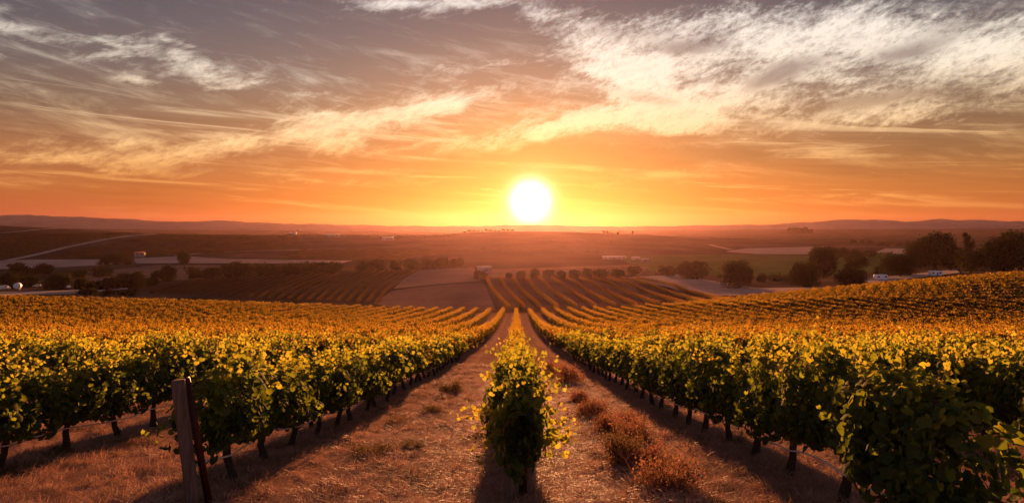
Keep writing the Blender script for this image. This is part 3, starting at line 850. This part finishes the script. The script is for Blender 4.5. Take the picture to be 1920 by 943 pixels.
tops = [913, 937, 962, 986, 1010, 1034, 1062, 1086, 1112, 1140, 1166, 1192]
mids = [922, 950, 977, 1004, 1034, 1066, 1098, 1132, 1168, 1206, 1246, 1290]
bots = [952, 981, 1012, 1045, 1080, 1116, 1152, 1192, 1236, 1284, 1330, 1384]
for n in range(12):
    g3 = poly_hits([(tops[n], 523.5), ((tops[n] + mids[n] * 2) / 3 - 1, 536), (mids[n] + 4, 550), (bots[n], 579 - .9 * max(0, n - 4))], 24, 190)
    hedge('vine_row', g3, .62, 1.6, GOLD, 60, .36, f"golden vine row, {ordinal(n + 1)} from the left in the striped block across the valley",
          'vine rows of the striped valley block', tint=(.45, .42))  # gold tint climbs with height: sunlit row tops put into leaf colour
for n in range(24):
    q = n / 23
    b = np.array((282 + 425 * q, 551 + 19 * q)); tp = np.array((372 + 415 * q ** .9, 524.5 - 18.5 * q))
    mdl = (b + tp) / 2 + np.array((-9 - 8 * q, 2))
    g3 = poly_hits([tp, mdl, b], 16, 185)
    hedge('vine_row', g3, .6, 1.25, YOUNG, 24, .42, f"brown vine row, {ordinal(n + 1)} from the left in the field left of the ploughed field",
          'brown vine rows in the left valley field', tint=(.25, .4))
for n in range(10):
    L0 = np.array((37 + 1.2 * n, 172 - 2.4 * n)); R0 = np.array((158, 176 - 8.6 * n)); q = np.linspace(0, 1, 22)[:, None]
    xy = L0 + (R0 - L0) * q + np.array((0, 1)) * (4 * np.sin(q * math.pi))
    hedge('vine_row', np.column_stack([xy, np.zeros(22)]), .6, 1.3, GOLD, 60, .32, f"green gold vine row, {ordinal(n + 1)} from the top on the right hand bank",
          'vine rows along the right bank', tint=(.0, .75))  # steep tint slope paints sunlit tops over shaded row sides


def striped_slope(name, left, right, n, label, cat='vineyard', h=1.3, w=1.1, ymin=330):
    """rows of a distant vineyard, too many and too small to count: low ridges on the slope"""
    r = np.random.default_rng(n); V_, F_, T_, c = [], [], [], 0
    left, right = np.array(left, float), np.array(right, float)
    for i in range(n):
        q = i / (n - 1); a = np.array([np.interp(q, np.linspace(0, 1, len(left)), left[:, d]) for d in (0, 1)])
        b = np.array([np.interp(q, np.linspace(0, 1, len(right)), right[:, d]) for d in (0, 1)])
        m = 40; qq = np.linspace(0, 1, m); pp = a + (b - a) * qq[:, None]
        g3 = hits(pp[:, 0], pp[:, 1], ymin=ymin)
        y = np.maximum(g3[:, 1], 1); d = np.gradient(g3[:, :2], axis=0); d /= np.linalg.norm(d, axis=1)[:, None] + 1e-9; nn = np.stack([-d[:, 1], d[:, 0]], -1)
        hh = h * (1 + r.normal(0, .18, m))
        for s, zz in ((-1, 0), (-.6, .8), (.6, 1), (1, 0)):
            xy = g3[:, :2] + nn * s * w; V_.append(np.concatenate([xy, (ground_z(xy[:, 0], xy[:, 1]) + zz * hh)[:, None]], 1))
        T_.append(r.uniform(0, .8, 4 * m))
        ii, jj = np.meshgrid(np.arange(3), np.arange(m - 1), indexing='ij')
        F_.append(c + np.stack([ii * m + jj, ii * m + jj + 1, (ii + 1) * m + jj + 1, (ii + 1) * m + jj], -1).reshape(-1, 4)); c += 4 * m
    o = obj(name, mesh(name, np.concatenate(V_), np.concatenate(F_), YOUNG, {'tint': np.concatenate(T_)}))
    return tag(o, label, cat, kind='stuff')


for n_, (ln_, hh_, lab_) in enumerate([
        ([(560, 443), (640, 445), (760, 446), (860, 443)], 4, 'dark hedgerow along the ridge left of the sun'), ([(1000, 452), (1120, 455), (1240, 459), (1330, 462)], 4, 'dark hedgerow across the slope right of the sun'),
        ([(900, 470), (1000, 471), (1130, 476)], 4, 'hedgerow in the glow below the sun'), ([(1220, 473), (1290, 470), (1360, 471)], 3, 'hedgerow at the left end of the green field'),
        ([(1340, 450), (1480, 452), (1600, 452)], 5, 'dark hedgerow on the right plain'), ([(1500, 444), (1700, 445), (1930, 443)], 5, 'far hedgerow at the foot of the right hills'),
        ([(300, 445), (420, 448), (560, 450)], 3, 'dark hedge along the top of the left slope'), ([(330, 479), (450, 470), (600, 466)], 2.5, 'hedge beside the thin valley track'),
        ([(640, 432), (760, 433), (860, 434)], 6, 'hazy hedgerow on the plain left of the sun'), ([(1210, 512), (1330, 519), (1500, 521)], 3, 'dark hedge along the lower edge of the green field')]):
    pts_ = poly_hits(ln_, 24, 330 if n_ != 9 else 230); dst_ = pts_[:, 1].mean()
    h_ = hedge('treeline', pts_, hh_ * .5, hh_, TREE, min(8, 1500 / dst_) , max(.8, dst_ / 900), lab_, None, 0, (.2, .4)); h_['kind'] = 'stuff'


striped_slope('hillside_vineyard', [(300, 440), (215, 455), (90, 482), (110, 486)], [(560, 443), (560, 452), (520, 468), (330, 478)], 20, 'dark vineyard rows on the hillside right of the track')
striped_slope('hilltop_vineyard', [(-40, 440), (-40, 455), (-40, 470), (-40, 484)], [(250, 438), (190, 448), (110, 464), (30, 482)], 18, 'dark vineyard rows on the hillside left of the track')
striped_slope('plain_vineyard', [(565, 470), (520, 486)], [(880, 470), (760, 487)], 9, 'brown striped vineyard above the bushes in the middle distance')


# ------------------------------------------------------------------ trees
def crown_mesh(seed, flat=.8, lobes=9, n=1500, size=.13, low=.0, tall=False):
    """uneven crown of leaf clumps in a unit radius, standing from z=low upwards"""
    r = np.random.default_rng(seed); P, N, T = [], [], []
    for i in range(lobes):
        if tall: c = np.array([r.normal(0, .16), r.normal(0, .16), .3 + 1.6 * i / lobes]); rad_ = np.array([.5, .5, .42]) * (1.05 - .75 * i / lobes)
        else:
            a = r.uniform(0, 2 * math.pi); d = r.uniform(.15, .62); c = np.array([d * math.cos(a), d * math.sin(a), r.uniform(.35, 1.15) * flat + low]); rad_ = np.array([1, 1, flat]) * r.uniform(.30, .52)
        m = n // lobes; u = unit(r.normal(0, 1, (m, 3))); q = r.random(m) ** .35
        P.append(c + u * rad_ * (q * (1 + r.normal(0, .13, m)))[:, None]); N.append(u + r.normal(0, .5, (m, 3)))
        T.append(np.clip(r.uniform(.1, .7) + r.normal(0, .2, m), 0, 1))
    P = np.concatenate(P); P[:, 2] = np.maximum(P[:, 2], .04)
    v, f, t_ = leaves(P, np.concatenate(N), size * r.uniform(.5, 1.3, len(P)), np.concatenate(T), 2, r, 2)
    return mesh('crown', v, f, TREE, {'tint': t_})


def trunk_mesh(seed, h=.7):
    r = np.random.default_rng(seed); m = MB(); q = np.linspace(0, 1, 6)
    m.tube(np.stack([.05 * np.sin(q * 3 + seed), .04 * np.sin(q * 2), -.06 + q * (h + .06)], -1), .075 * (1.2 - .7 * q), 7)
    for _ in range(5):
        a = r.uniform(0, 6.28); z = h * r.uniform(.45, .9); ln = r.uniform(.3, .55)
        m.tube(np.stack([math.cos(a) * q * ln, math.sin(a) * q * ln, z + q * ln * .7], -1), .035 * (1.1 - q), 5)
    return m.data('trunk', TBARK, True)


BUSH = [crown_mesh(500 + s, .78, 14, 2400, .13, -.10) for s in range(6)]        # branches down to the ground
TREEC = [crown_mesh(520 + s, .8, 12, 2200, .12, .34) for s in range(5)]         # crown lifted on a trunk
BIG = [crown_mesh(540 + s, .95, 26, 9000, .085, .02) for s in range(4)]
CONE = [crown_mesh(560, 1, 10, 2400, .09, 0, True)]
TRK = [trunk_mesh(s) for s in range(4)]


def tree(kind, px, py, w, h, label, group=None, ymin=185, cat=None, dy=0.0):
    """px, py: foot of the tree in the photo; w, h: its size there"""
    p = at(px, py, ymin); p[1] += dy; 
    sc = p[1] / F; r = random.Random(int(px * 31 + py))
    lib, name, ref = {'bush': (BUSH, 'bush', 1.16), 'tree': (TREEC, 'tree', 1.5), 'big': (BIG, 'tall_tree', 1.5), 'cone': (CONE, 'conifer', 2.15)}[kind]
    t = empty(name, (p[0], p[1], p[2]), r.uniform(0, 6.28))
    rad_ = w * sc / 2 * 1.08; hh = h * sc / ref
    s = (rad_ * (1.5 if kind == 'cone' else 1), rad_ * (1.5 if kind == 'cone' else 1), hh * 1.08)
    tr = obj('trunk', r.choice(TRK), t); tr.scale = (s[2], s[2], s[2] * (1 if kind != 'bush' else .7))
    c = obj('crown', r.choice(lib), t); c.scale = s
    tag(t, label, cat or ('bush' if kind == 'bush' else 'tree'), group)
    return t


def run(kind, lst, fmt, group, **kw):
    for n, (px, py, w, h) in enumerate(sorted(lst), 1): tree(kind, px, py, w, h, fmt.format(ordinal(n)), group, **kw)


run('bush', [(954, 522.5, 18, 11), (977, 522.5, 24, 15), (1003, 522.5, 22, 18), (1029, 522.5, 30, 16), (1055, 522.5, 24, 14), (1079, 522, 30, 16), (1103, 521.5, 28, 18),
             (1130, 521, 34, 17), (1160, 519.5, 36, 15), (1192, 517.5, 32, 19)],
    'round dark bush, {} from the left in the row behind the striped vine block', 'bushes behind the striped vine block', dy=4)
run('bush', [(18, 541, 42, 30), (55, 537, 44, 22), (112, 544, 58, 34), (152, 541, 34, 22), (178, 544, 46, 20), (209, 543, 44, 26), (232, 540, 34, 32), (258, 541, 40, 34), (283, 536, 30, 18)],
    'dark bush, {} from the left in the near clump beyond the left vines', 'bushes of the near left clump')
run('bush', [(30, 506, 30, 14), (40, 522, 50, 24), (84, 513, 40, 20), (150, 521, 34, 16), (192, 519, 44, 20), (300, 520, 34, 14)],
    'hazy bush, {} from the left in the scatter below the left hill', 'bushes below the left hill')
run('bush', [(165, 553, 46, 13), (205, 554, 34, 11), (240, 554, 40, 12)], 'low dark bush, {} from the left along the left vineyard edge', 'low bushes along the left vineyard edge')
run('bush', [(196, 496, 24, 15), (216, 496, 34, 22), (240, 495.5, 22, 13)], 'small tree, {} from the left in the clump beside the bright strip', 'trees beside the bright strip')
tree('tree', 346, 507, 30, 34, 'lone taller round tree standing before the bright harvested strip')
tree('bush', 317, 528, 36, 32, 'rounded dark bush left of the lone taller tree'); tree('bush', 365, 523, 32, 26, 'rounded dark bush right of the lone taller tree')
run('bush', [(400, 523, 42, 24), (436, 521, 44, 31), (462, 520, 42, 27), (490, 519, 46, 28), (518, 517.5, 40, 24), (545, 516.5, 44, 26), (572, 515.5, 44, 25), (600, 514.5, 44, 25), (628, 513.5, 42, 24)],
    'dark tree, {} from the left in the hedge above the brown vine field', 'trees of the hedge above the brown vine field')
run('bush', [(682, 509, 36, 21), (708, 508, 40, 21), (742, 506, 26, 19), (772, 505, 36, 20), (800, 503.5, 36, 20), (828, 502, 38, 20), (856, 501, 34, 18)],
    'dusky tree, {} from the left in the hazy clump left of the white shed', 'trees left of the white shed')
tree('bush', 900, 523, 34, 17, 'dark bush in front of the white shed')
tree('bush', 1249, 517, 40, 21, 'low wide bush left of the big round trees')
tree('bush', 1300, 523, 72, 36, 'wide dark round tree right of the bush row', None, cat='tree')
tree('big', 1385, 541, 64, 52, 'big round dark tree alone on the pale sandy field')
run('bush', [(1428, 529, 22, 18), (1450, 527, 34, 13), (1482, 527, 34, 12)], 'low bush, {} from the left beyond the pale sandy field', 'low bushes beyond the sandy field')
tree('big', 1508, 538, 58, 48, 'dark tree at the left of the central right grove'); tree('big', 1582, 539, 62, 40, 'round dark tree at the front of the central right grove', dy=-6)
tree('big', 1545, 520, 62, 58, 'taller dark tree behind the central right grove'); tree('tree', 1602, 515, 46, 34, 'dark tree at the right of the central right grove')
run('bush', [(1530, 486, 28, 22), (1556, 485, 30, 23), (1580, 483, 28, 19), (1604, 483, 28, 16), (1630, 482, 32, 14)], 'distant dark tree, {} from the left in the hedge behind the grove', 'hedge trees behind the grove')
run('bush', [(1625, 523, 36, 16), (1672, 517, 36, 16), (1690, 516, 40, 18)], 'shadowy bush, {} from the left near the caravans', 'bushes near the caravans', dy=8)
tree('big', 1722, 520, 70, 40, 'wide dark tree behind the right caravan', dy=14)
run('big', [(1760, 506, 56, 50), (1790, 506, 66, 66), (1825, 508, 50, 40)], 'tall dark tree, {} from the left of the big right hand grove', 'tall trees of the right grove', dy=20)
tree('cone', 1858, 506, 26, 70, 'slender dark conifer rising from the right hand grove', dy=20)
tree('big', 1846, 512, 60, 42, 'broad dark tree below the slender conifer', dy=10)
tree('big', 1905, 508, 84, 60, 'tallest dark tree at the right edge', dy=10); tree('big', 1950, 506, 90, 70, 'huge dark tree cut by the right edge', dy=16)
tree('bush', 1885, 508, 60, 36, 'dark bush under the tallest right tree', dy=4)
run('bush', [(1600, 456.5, 14, 8), (1616, 457, 12, 9), (1632, 458, 14, 8), (1652, 461, 16, 8), (1668, 461, 15, 10), (1686, 461, 17, 9), (1702, 460.5, 14, 11), (1720, 461, 16, 9), (1736, 461, 14, 8)],
    'far small tree, {} from the left in the line on the right plain', 'far trees on the right plain')
run('bush', [(1481, 438, 16, 11), (1490, 438, 17, 13), (1500, 438, 17, 12), (1510, 438, 17, 13), (1519, 438, 13, 9)], 'tree of the dark hilltop copse, {} from the left', 'trees of the hilltop copse', ymin=1400)
run('tree', [(1133, 440, 6, 7), (1139, 440, 5, 7), (1158, 441, 5, 6), (1186, 441, 5, 8)], 'tiny tree on the middle skyline, {} from the left', 'skyline trees right of the sun', ymin=900)
run('tree', [(872 + 8 * i, 437 - .2 * i, 9, 3 + (i * 7) % 4) for i in range(12)], 'tiny tree, {} from the left along the skyline under the sun', 'skyline trees under the sun', ymin=900)
run('tree', [(716, 450, 10, 6), (730, 450, 12, 6), (742, 450, 10, 6), (536, 439, 8, 5), (558, 438, 10, 6)], 'tiny tree, {} from the left beside the far white farm buildings', 'trees by the far farm buildings', ymin=700, dy=6)


# ------------------------------------------------------------------ buildings
def house(px, py, w, d, h, rise, rz, label, wall=WHITE, roof=ROOF, wins=3, name='farmhouse', ymin=185, cat='building'):
    p = at(px, py, ymin); t = empty(name, (p[0], p[1], p[2]), R(rz)); tag(t, label, cat)
    b = MB(); b.prism([(-d / 2, -.5), (d / 2, -.5), (d / 2, h), (0, h + rise), (-d / 2, h)], -w / 2, w / 2, 'yz'); b.build('wall', wall, t)
    r_ = MB(); o_ = .4; sl = rise / (d / 2)
    for s in (-1, 1):
        q = [(s * (d / 2 + o_), h - sl * o_ + .02), (0, h + rise + .02), (0, h + rise + .22), (s * (d / 2 + o_), h - sl * o_ + .2)]
        r_.prism(q if s > 0 else q[::-1], -w / 2 - o_, w / 2 + o_, 'yz')
    r_.build('roof', roof, t)
    dr = MB(); dr.box((-w * .08, -d / 2 - .03, 1.02), (1.0, .08, 2.05)); dr.build('door', GREY, t)
    for i in range(wins):
        x = -w / 2 + w * (i + .5) / wins + (.9 if abs(-w / 2 + w * (i + .5) / wins + w * .08) < .9 else 0)
        m = MB(); m.box((x, -d / 2 - .025, min(1.6, h * .62)), (1.0, .06, min(1.0, h * .4))); m.build('window', GLASS, t)
    return t


house(908, 512, 7.2, 5, 2.9, .7, 8, 'small white shed standing behind the dark bush near the valley middle', FADED, TIN, 1, 'shed')
house(727, 450, 15, 8, 3.2, 1.2, -4, 'long white farm building on the brown slope left of the sun', FADED, TIN, 4, ymin=600)
house(623, 444, 20, 8, 3.0, 1.0, 5, 'low white farm building on the ridge above the striped slope', FADED, TIN, 4, ymin=600)
house(549, 440, 11, 7, 2.6, 1.0, 0, 'tiny white farm building farthest left on the ridge', FADED, TIN, 3, ymin=700)
house(1152, 486, 20, 8, 1.9, .7, -3, 'long low pale barn right of the sunbeams', FADED, TIN, 5, 'barn')
house(1192, 488, 6.5, 5, 2.0, .8, 12, 'little shed just right of the long barn', FADED, TIN, 1, 'shed'); house(1209, 490.5, 6, 4, 1.8, .7, 0, 'smallest shed farthest right of the long barn', FADED, TIN, 1, 'shed')
house(262, 481, 8, 6, 2.6, 1.4, 18, 'small white cottage beside the bright harvested strip', FADED, ROOF, 2, 'cottage')
0 and house(1078, 453, 9, 6, 2.4, 1.0, 0, 'tiny pale farmhouse on the slope below the sun', CREAM, TIN, 2, ymin=600)


# ------------------------------------------------------------------ caravans, van, cars, tank
def rounded(prof, r=.2, n=4):
    out = []; m = len(prof)
    for i in range(m):
        a, b, c = (np.array(prof[(i + k) % m], float) for k in (-1, 0, 1)); u, v = unit(a - b), unit(c - b)
        for q in np.linspace(0, 1, n): s, e = b + u * r, b + v * r; out.append(tuple((1 - q) ** 2 * s + 2 * q * (1 - q) * b + q * q * e))
    return out


def vehicle(kind, loc, rz, label):
    t = empty(kind, loc, rz)
    tag(t, label, kind.split('_')[-1])
    prof, W, wh, wins, drx = {
        'white_caravan': ([(-2.5, .45), (2.3, .45), (2.65, 1.1), (2.4, 2.55), (-2.45, 2.6), (-2.7, 1.2)], 2.2, [0.1], [(-1.7, 1.7, .9, .6), (1.5, 1.7, .9, .6)], .2),
        'white_van': ([(-2.5, .4), (2.5, .4), (2.5, 1.15), (1.9, 1.3), (1.3, 2.1), (-2.5, 2.15)], 1.9, [-1.5, 1.6], [(.9, 1.65, .7, .5), (-.1, 1.65, .8, .5)], .9),
        'pale_car': ([(-2.1, .35), (2.1, .35), (2.1, .8), (1.2, .95), (.5, 1.42), (-1.2, 1.45), (-2.0, .95)], 1.7, [-1.25, 1.3], [(.1, 1.15, .7, .3), (-.8, 1.15, .7, .3)], -.1)}[kind]
    b = MB(); b.prism(rounded(prof), -W / 2, W / 2); bevel(b.build('body', WHITE, t), .08)
    d = MB(); d.box((drx, -W / 2 - .015, 1.15 if kind != 'pale_car' else .72), (.7, .05, 1.4 if kind == 'white_caravan' else .7)); d.build('door', GREY if kind == 'white_caravan' else WHITE, t)
    for x, z, w, h in wins:
        for s in (-1, 1):
            m = MB(); m.box((x, s * (W / 2 + .02), z), (w, .05, h)); m.build('window', GLASS, t)
    for x in wh:
        for s in (-1, 1):
            m = MB(); m.tube([(x, s * (W / 2 - .22), .32), (x, s * (W / 2 + .03), .32)], .32, 14); m.build('wheel', RUBBER, t)
    if kind == 'white_caravan':
        m = MB(); m.tube([(2.5, -.4, .5), (3.6, 0, .48)], .04, 5); m.tube([(2.5, .4, .5), (3.6, 0, .48)], .04, 5); m.build('drawbar', GREY, t)
    return t


def ground_at(px, y): x = (px - CX) / F * y; return (x, y, gz(x, y))


p = at(1651, 526, 230); vehicle('white_caravan', p, R(186), 'white caravan with dark windows parked beyond the right vine bank')
p = at(1754, 518.5, 230); vehicle('white_caravan', p, R(4), 'white caravan half hidden behind the top of the right vine bank')
p = at(8, 543, 220); vehicle('white_van', p, R(80), 'white van at the far left edge beyond the vines')
p = at(70, 538, 220); vehicle('pale_car', p, R(200), 'pale car parked between the dark bushes on the left')
p = at(124, 541, 220); vehicle('pale_car', p, R(170), 'pale car half hidden by bushes on the farm track')
p = at(33, 543, 220); tk = empty('water_tank', p, R(20)); tag(tk, 'round pinkish white water tank right of the white van', 'tank')
m = MB(); m.tube([(0, -1.6, 1.9), (0, -1.5, 1.9), (0, 1.5, 1.9), (0, 1.6, 1.9)], [1.2, 1.45, 1.45, 1.2], 20); m.build('drum', WHITE, tk, smooth=False)
m = MB(); m.box((0, -.9, .3), (2.0, .25, .7)); m.box((0, .9, .3), (2.0, .25, .7)); m.build('cradle', GREY, tk)

# ------------------------------------------------------------------ posts, stakes and hoses
def post(name, foot, top, r, label, square=True, mat=WOOD):
    foot, top = np.array(foot, float), np.array(top, float)
    m = MB(); n = 8; q = np.linspace(-.12, 1, n)
    pts = (top - foot) * q[:, None]; m.tube(pts + rng.normal(0, .002, (n, 3)), r * (1 + rng.normal(0, .015, n)), 14)
    o = bevel(m.build(name, mat, None, foot, True), r * .15, 2)
    return tag(o, label, 'post')


def corner(px, py, y): return np.array(((px - CX) / F * y, y, EYE - (py - HY) / F * y))


y_ = 6.75
fx = (363 - CX) / F * y_
f_ = np.array((fx, y_, gz(fx, y_))); tp_ = corner(334, 712, y_)
post('wooden_post', f_, tp_, .064, 'weathered round wooden end post leaning left of the left vine row')
f2 = f_ + (.105, .10, 0); f2[2] = gz(f2[0], f2[1]); t2 = corner(349, 708, y_ + .1)
st = MB(); dv = t2 - f2
for s, w, d in ((0, .055, .012), (0, .012, .055)):
    vv = []
    for e in (f2 - dv * .1 - f2, dv):
        for a, b in ((-w, -d), (w, -d), (w, d), (-w, d)): vv.append((e[0] + a / 2 * 1.3, e[1] + b / 2 * 1.3 + (.004 if w > d else 0.02), e[2]))
    st.add(vv, [(3, 2, 1, 0), (4, 5, 6, 7), (0, 1, 5, 4), (1, 2, 6, 5), (2, 3, 7, 6), (3, 0, 4, 7)])
tag(st.build('steel_stake', RUST, None, f2), 'dark red steel stake tied close beside the leaning wooden post', 'stake')
yc = 6.98; xc = (958 - CX) / F * yc
post('wooden_post', (xc, yc, gz(xc, yc)), (xc + .01, yc, gz(xc, yc) + 1.0), .078, 'weathered wooden post under the foliage at the front of the centre row')
xs_, ys_ = .09, 7.08
m = MB(); m.box((0, 0, .35), (.045, .045, 1.0)); tag(m.build('steel_stake', RUST, None, (xs_, ys_, gz(xs_, ys_))), 'dark steel stake behind the centre row wooden post', 'stake')
m = MB(); m.tube([(0, 0, -.1), (.10, -.02, .62), (.2, -.05, 1.22)], .032, 8); tag(m.build('steel_stake', RUST, None, (3.13, 5.45, gz(3.13, 5.45))), 'rust red steel stake inside the bushy right front vine', 'stake')


def hose(row, y0, y1, side, label):
    m = MB(); ys = np.arange(y0, y1, .15); ph = row * 1.7
    x = row * SP + side * (.07 + .02 * np.sin(ys * 2.1 + ph))
    sag = .05 * np.abs(np.sin((ys - y0) * math.pi / 2.4)) + .02 * np.sin(ys * .8 + ph)
    z = ground_z(x, ys) + .36 - sag
    p = np.stack([x, ys, z], -1); m.tube(p - p[0], .011, 5)
    tag(m.build('irrigation_hose', HOSE, None, p[0], True), label, 'hose', 'irrigation hoses along the vine rows')


hose(-1, 6.85, 60, 1, 'thin grey irrigation hose along the first row left of centre, from the wooden post')
hose(1, 4.9, 60, -1, 'thin grey irrigation hose along the first row right of centre')
hose(-2, 5.0, 45, 1, 'thin grey irrigation hose along the second row left of centre')
hose(2, 8.0, 45, -1, 'thin grey irrigation hose along the second row right of centre')


# ------------------------------------------------------------------ dry grass, weeds
def blades(n, r, spread, up, ln, w=.004):
    """thin bent blades of three joints each"""
    a = r.uniform(0, 2 * math.pi, n); base = np.stack([r.normal(0, spread, n), r.normal(0, spread, n), np.zeros(n)], -1)
    d = np.stack([np.cos(a), np.sin(a), np.zeros(n)], -1); l_ = ln * r.uniform(.5, 1.3, n); el = np.clip(r.normal(up, .3, n), .03, 1.5)
    sd = np.stack([-np.sin(a), np.cos(a), np.zeros(n)], -1); vv = []
    for q, ww in ((0, 1), (.55, .8), (1, .15)):
        e2 = el * (1 - .45 * q); c = base + d * (l_ * q * np.cos(e2))[:, None] + np.array([0, 0, 1]) * (l_ * q * np.sin(e2))[:, None]
        vv += [c - sd * w * ww, c + sd * w * ww]
    v = np.stack(vv, 1); f = np.array([(0, 1, 3, 2), (2, 3, 5, 4)])[None] + (np.arange(n) * 6)[:, None, None]
    return v.reshape(-1, 3), f.reshape(-1, 4), n


def blade_mesh(name, seed, n, spread, up, ln, w, mat, t0, t1):
    r = np.random.default_rng(seed); v, f, n = blades(n, r, spread, up, ln, w)
    return mesh(name, v, f, mat, {'tint': np.repeat(np.clip(r.uniform(t0, t1, n), 0, 1), 6)})


STR = [blade_mesh('straw', 700 + s, 170, .19, .14, .11, .0018, STRAW, .0, .9) for s in range(6)]
STR += [blade_mesh('stubble', 720 + s, 80, .06, 1.0, .10, .0026, STRAW, .3, 1) for s in range(4)] + [blade_mesh('low_weed', 730 + s, 90, .08, .7, .10, .003, WEED, .05, .7) for s in range(2)]
ng = 17000
yy = 4.2 + 30 * rng.random(ng) ** 1.7; xx = rng.uniform(-1, 1, ng) * np.minimum(.8 * yy + 1, 14)
cl = np.sin(xx * 2.1 + np.sin(yy * 1.3) * 2) * np.sin(yy * 1.1 + xx * .7) + .5 * np.sin(xx * 5.3 + yy * 3.1)
keep = rng.random(ng) < .62 + .4 * cl
xx, yy = xx[keep], yy[keep]; ng = len(xx)
o = scatter('dry_grass', np.column_stack([xx, yy, ground_z(xx, yy) + .004]), rng.uniform(0, 6.28, ng), np.repeat(rng.uniform(.6, 1.5, ng)[:, None], 3, 1), rng.choice(12, ng, p=[.085] * 6 + [.10] * 4 + [.045] * 2), STR,
            np.column_stack([np.full(ng, -.14), np.zeros(ng)]) * 0)
tag(o, 'loose dry straw strewn over the lanes between the vine rows', 'dry grass', kind='stuff')

def weed_mesh(seed, t0, t1):
    r = np.random.default_rng(seed); v, f, n = blades(420, r, .15, .85, .26, .003)
    ti = [np.repeat(np.clip(r.uniform(t0, t1, n), 0, 1), 6)]; P = []
    for _ in range(16):
        a, d = r.uniform(0, 6.28), r.uniform(.05, .30); c = np.array((d * math.cos(a), d * math.sin(a), r.uniform(.03, .20))); P.append(c + r.normal(0, 1, (150, 3)) * [.065, .065, .045])
    P = np.concatenate(P); P[:, 2] = np.abs(P[:, 2])
    v2, f2, t2 = leaves(P, r.normal(0, 1, P.shape), .020 * r.uniform(.5, 1.4, len(P)), np.clip(r.uniform(t0, t1, len(P)), 0, 1), 2, r, 3)
    return mesh('dry_weed', np.concatenate([v, v2]), [f, f2 + len(v)], WEED, {'tint': np.concatenate([ti[0], t2])})


TUFT = [weed_mesh(750 + s, .40, .92) for s in range(4)]
GTUFT = [weed_mesh(770 + s, 0, .5) for s in range(3)]
for n, (px, py, w, h, green, lab) in enumerate([
        (1258, 915, 120, 78, 0, 'big reddish dry weed clump nearest in the right lane'),
        (1215, 872, 80, 52, 0, 'reddish dry weed just behind the biggest right lane clump'),
        (1172, 862, 84, 64, 1, 'olive green weed in the middle of the right lane'),
        (1190, 826, 70, 50, 0, 'pale reddish weed right above the olive green weed'),
        (1142, 808, 66, 44, 0, 'dry reddish weed halfway up the right lane'),
        (1110, 778, 60, 40, 0, 'dry weed with a dark base in the right lane'),
        (1168, 792, 44, 30, 0, 'small dry weed at the right of the right lane'),
        (1086, 752, 44, 28, 0, 'small dry weed higher up the right lane'),
        (1066, 715, 50, 40, 0, 'bushy dry weed far up the right lane by the vines'),
        (1040, 700, 40, 30, 0, 'small pale weed close to the centre row far up the right lane'),
        (846, 736, 44, 24, 1, 'dark green weed tuft far up the left lane'),
        (812, 775, 44, 18, 1, 'flat green weed in the middle of the left lane'),
        (748, 800, 50, 20, 1, 'low brown green weed left in the left lane'),
        (700, 856, 84, 26, 1, 'wide low green weed tuft nearest in the left lane'),
        (770, 842, 50, 18, 1, 'thin low weed right of the wide left lane tuft'),
        (100, 858, 60, 20, 1, 'small dark weed between the left rows')]):
    p = at(px, py); sc = p[1] / F
    t = obj('dry_weed', (GTUFT if green else TUFT)[n % 3], None, p); t.rotation_euler = (0, 0, n * 1.3)
    t.scale = (w * sc / .62, w * sc / .62, h * sc / .30)
    tag(t, lab, 'weed', 'weeds in the lanes')
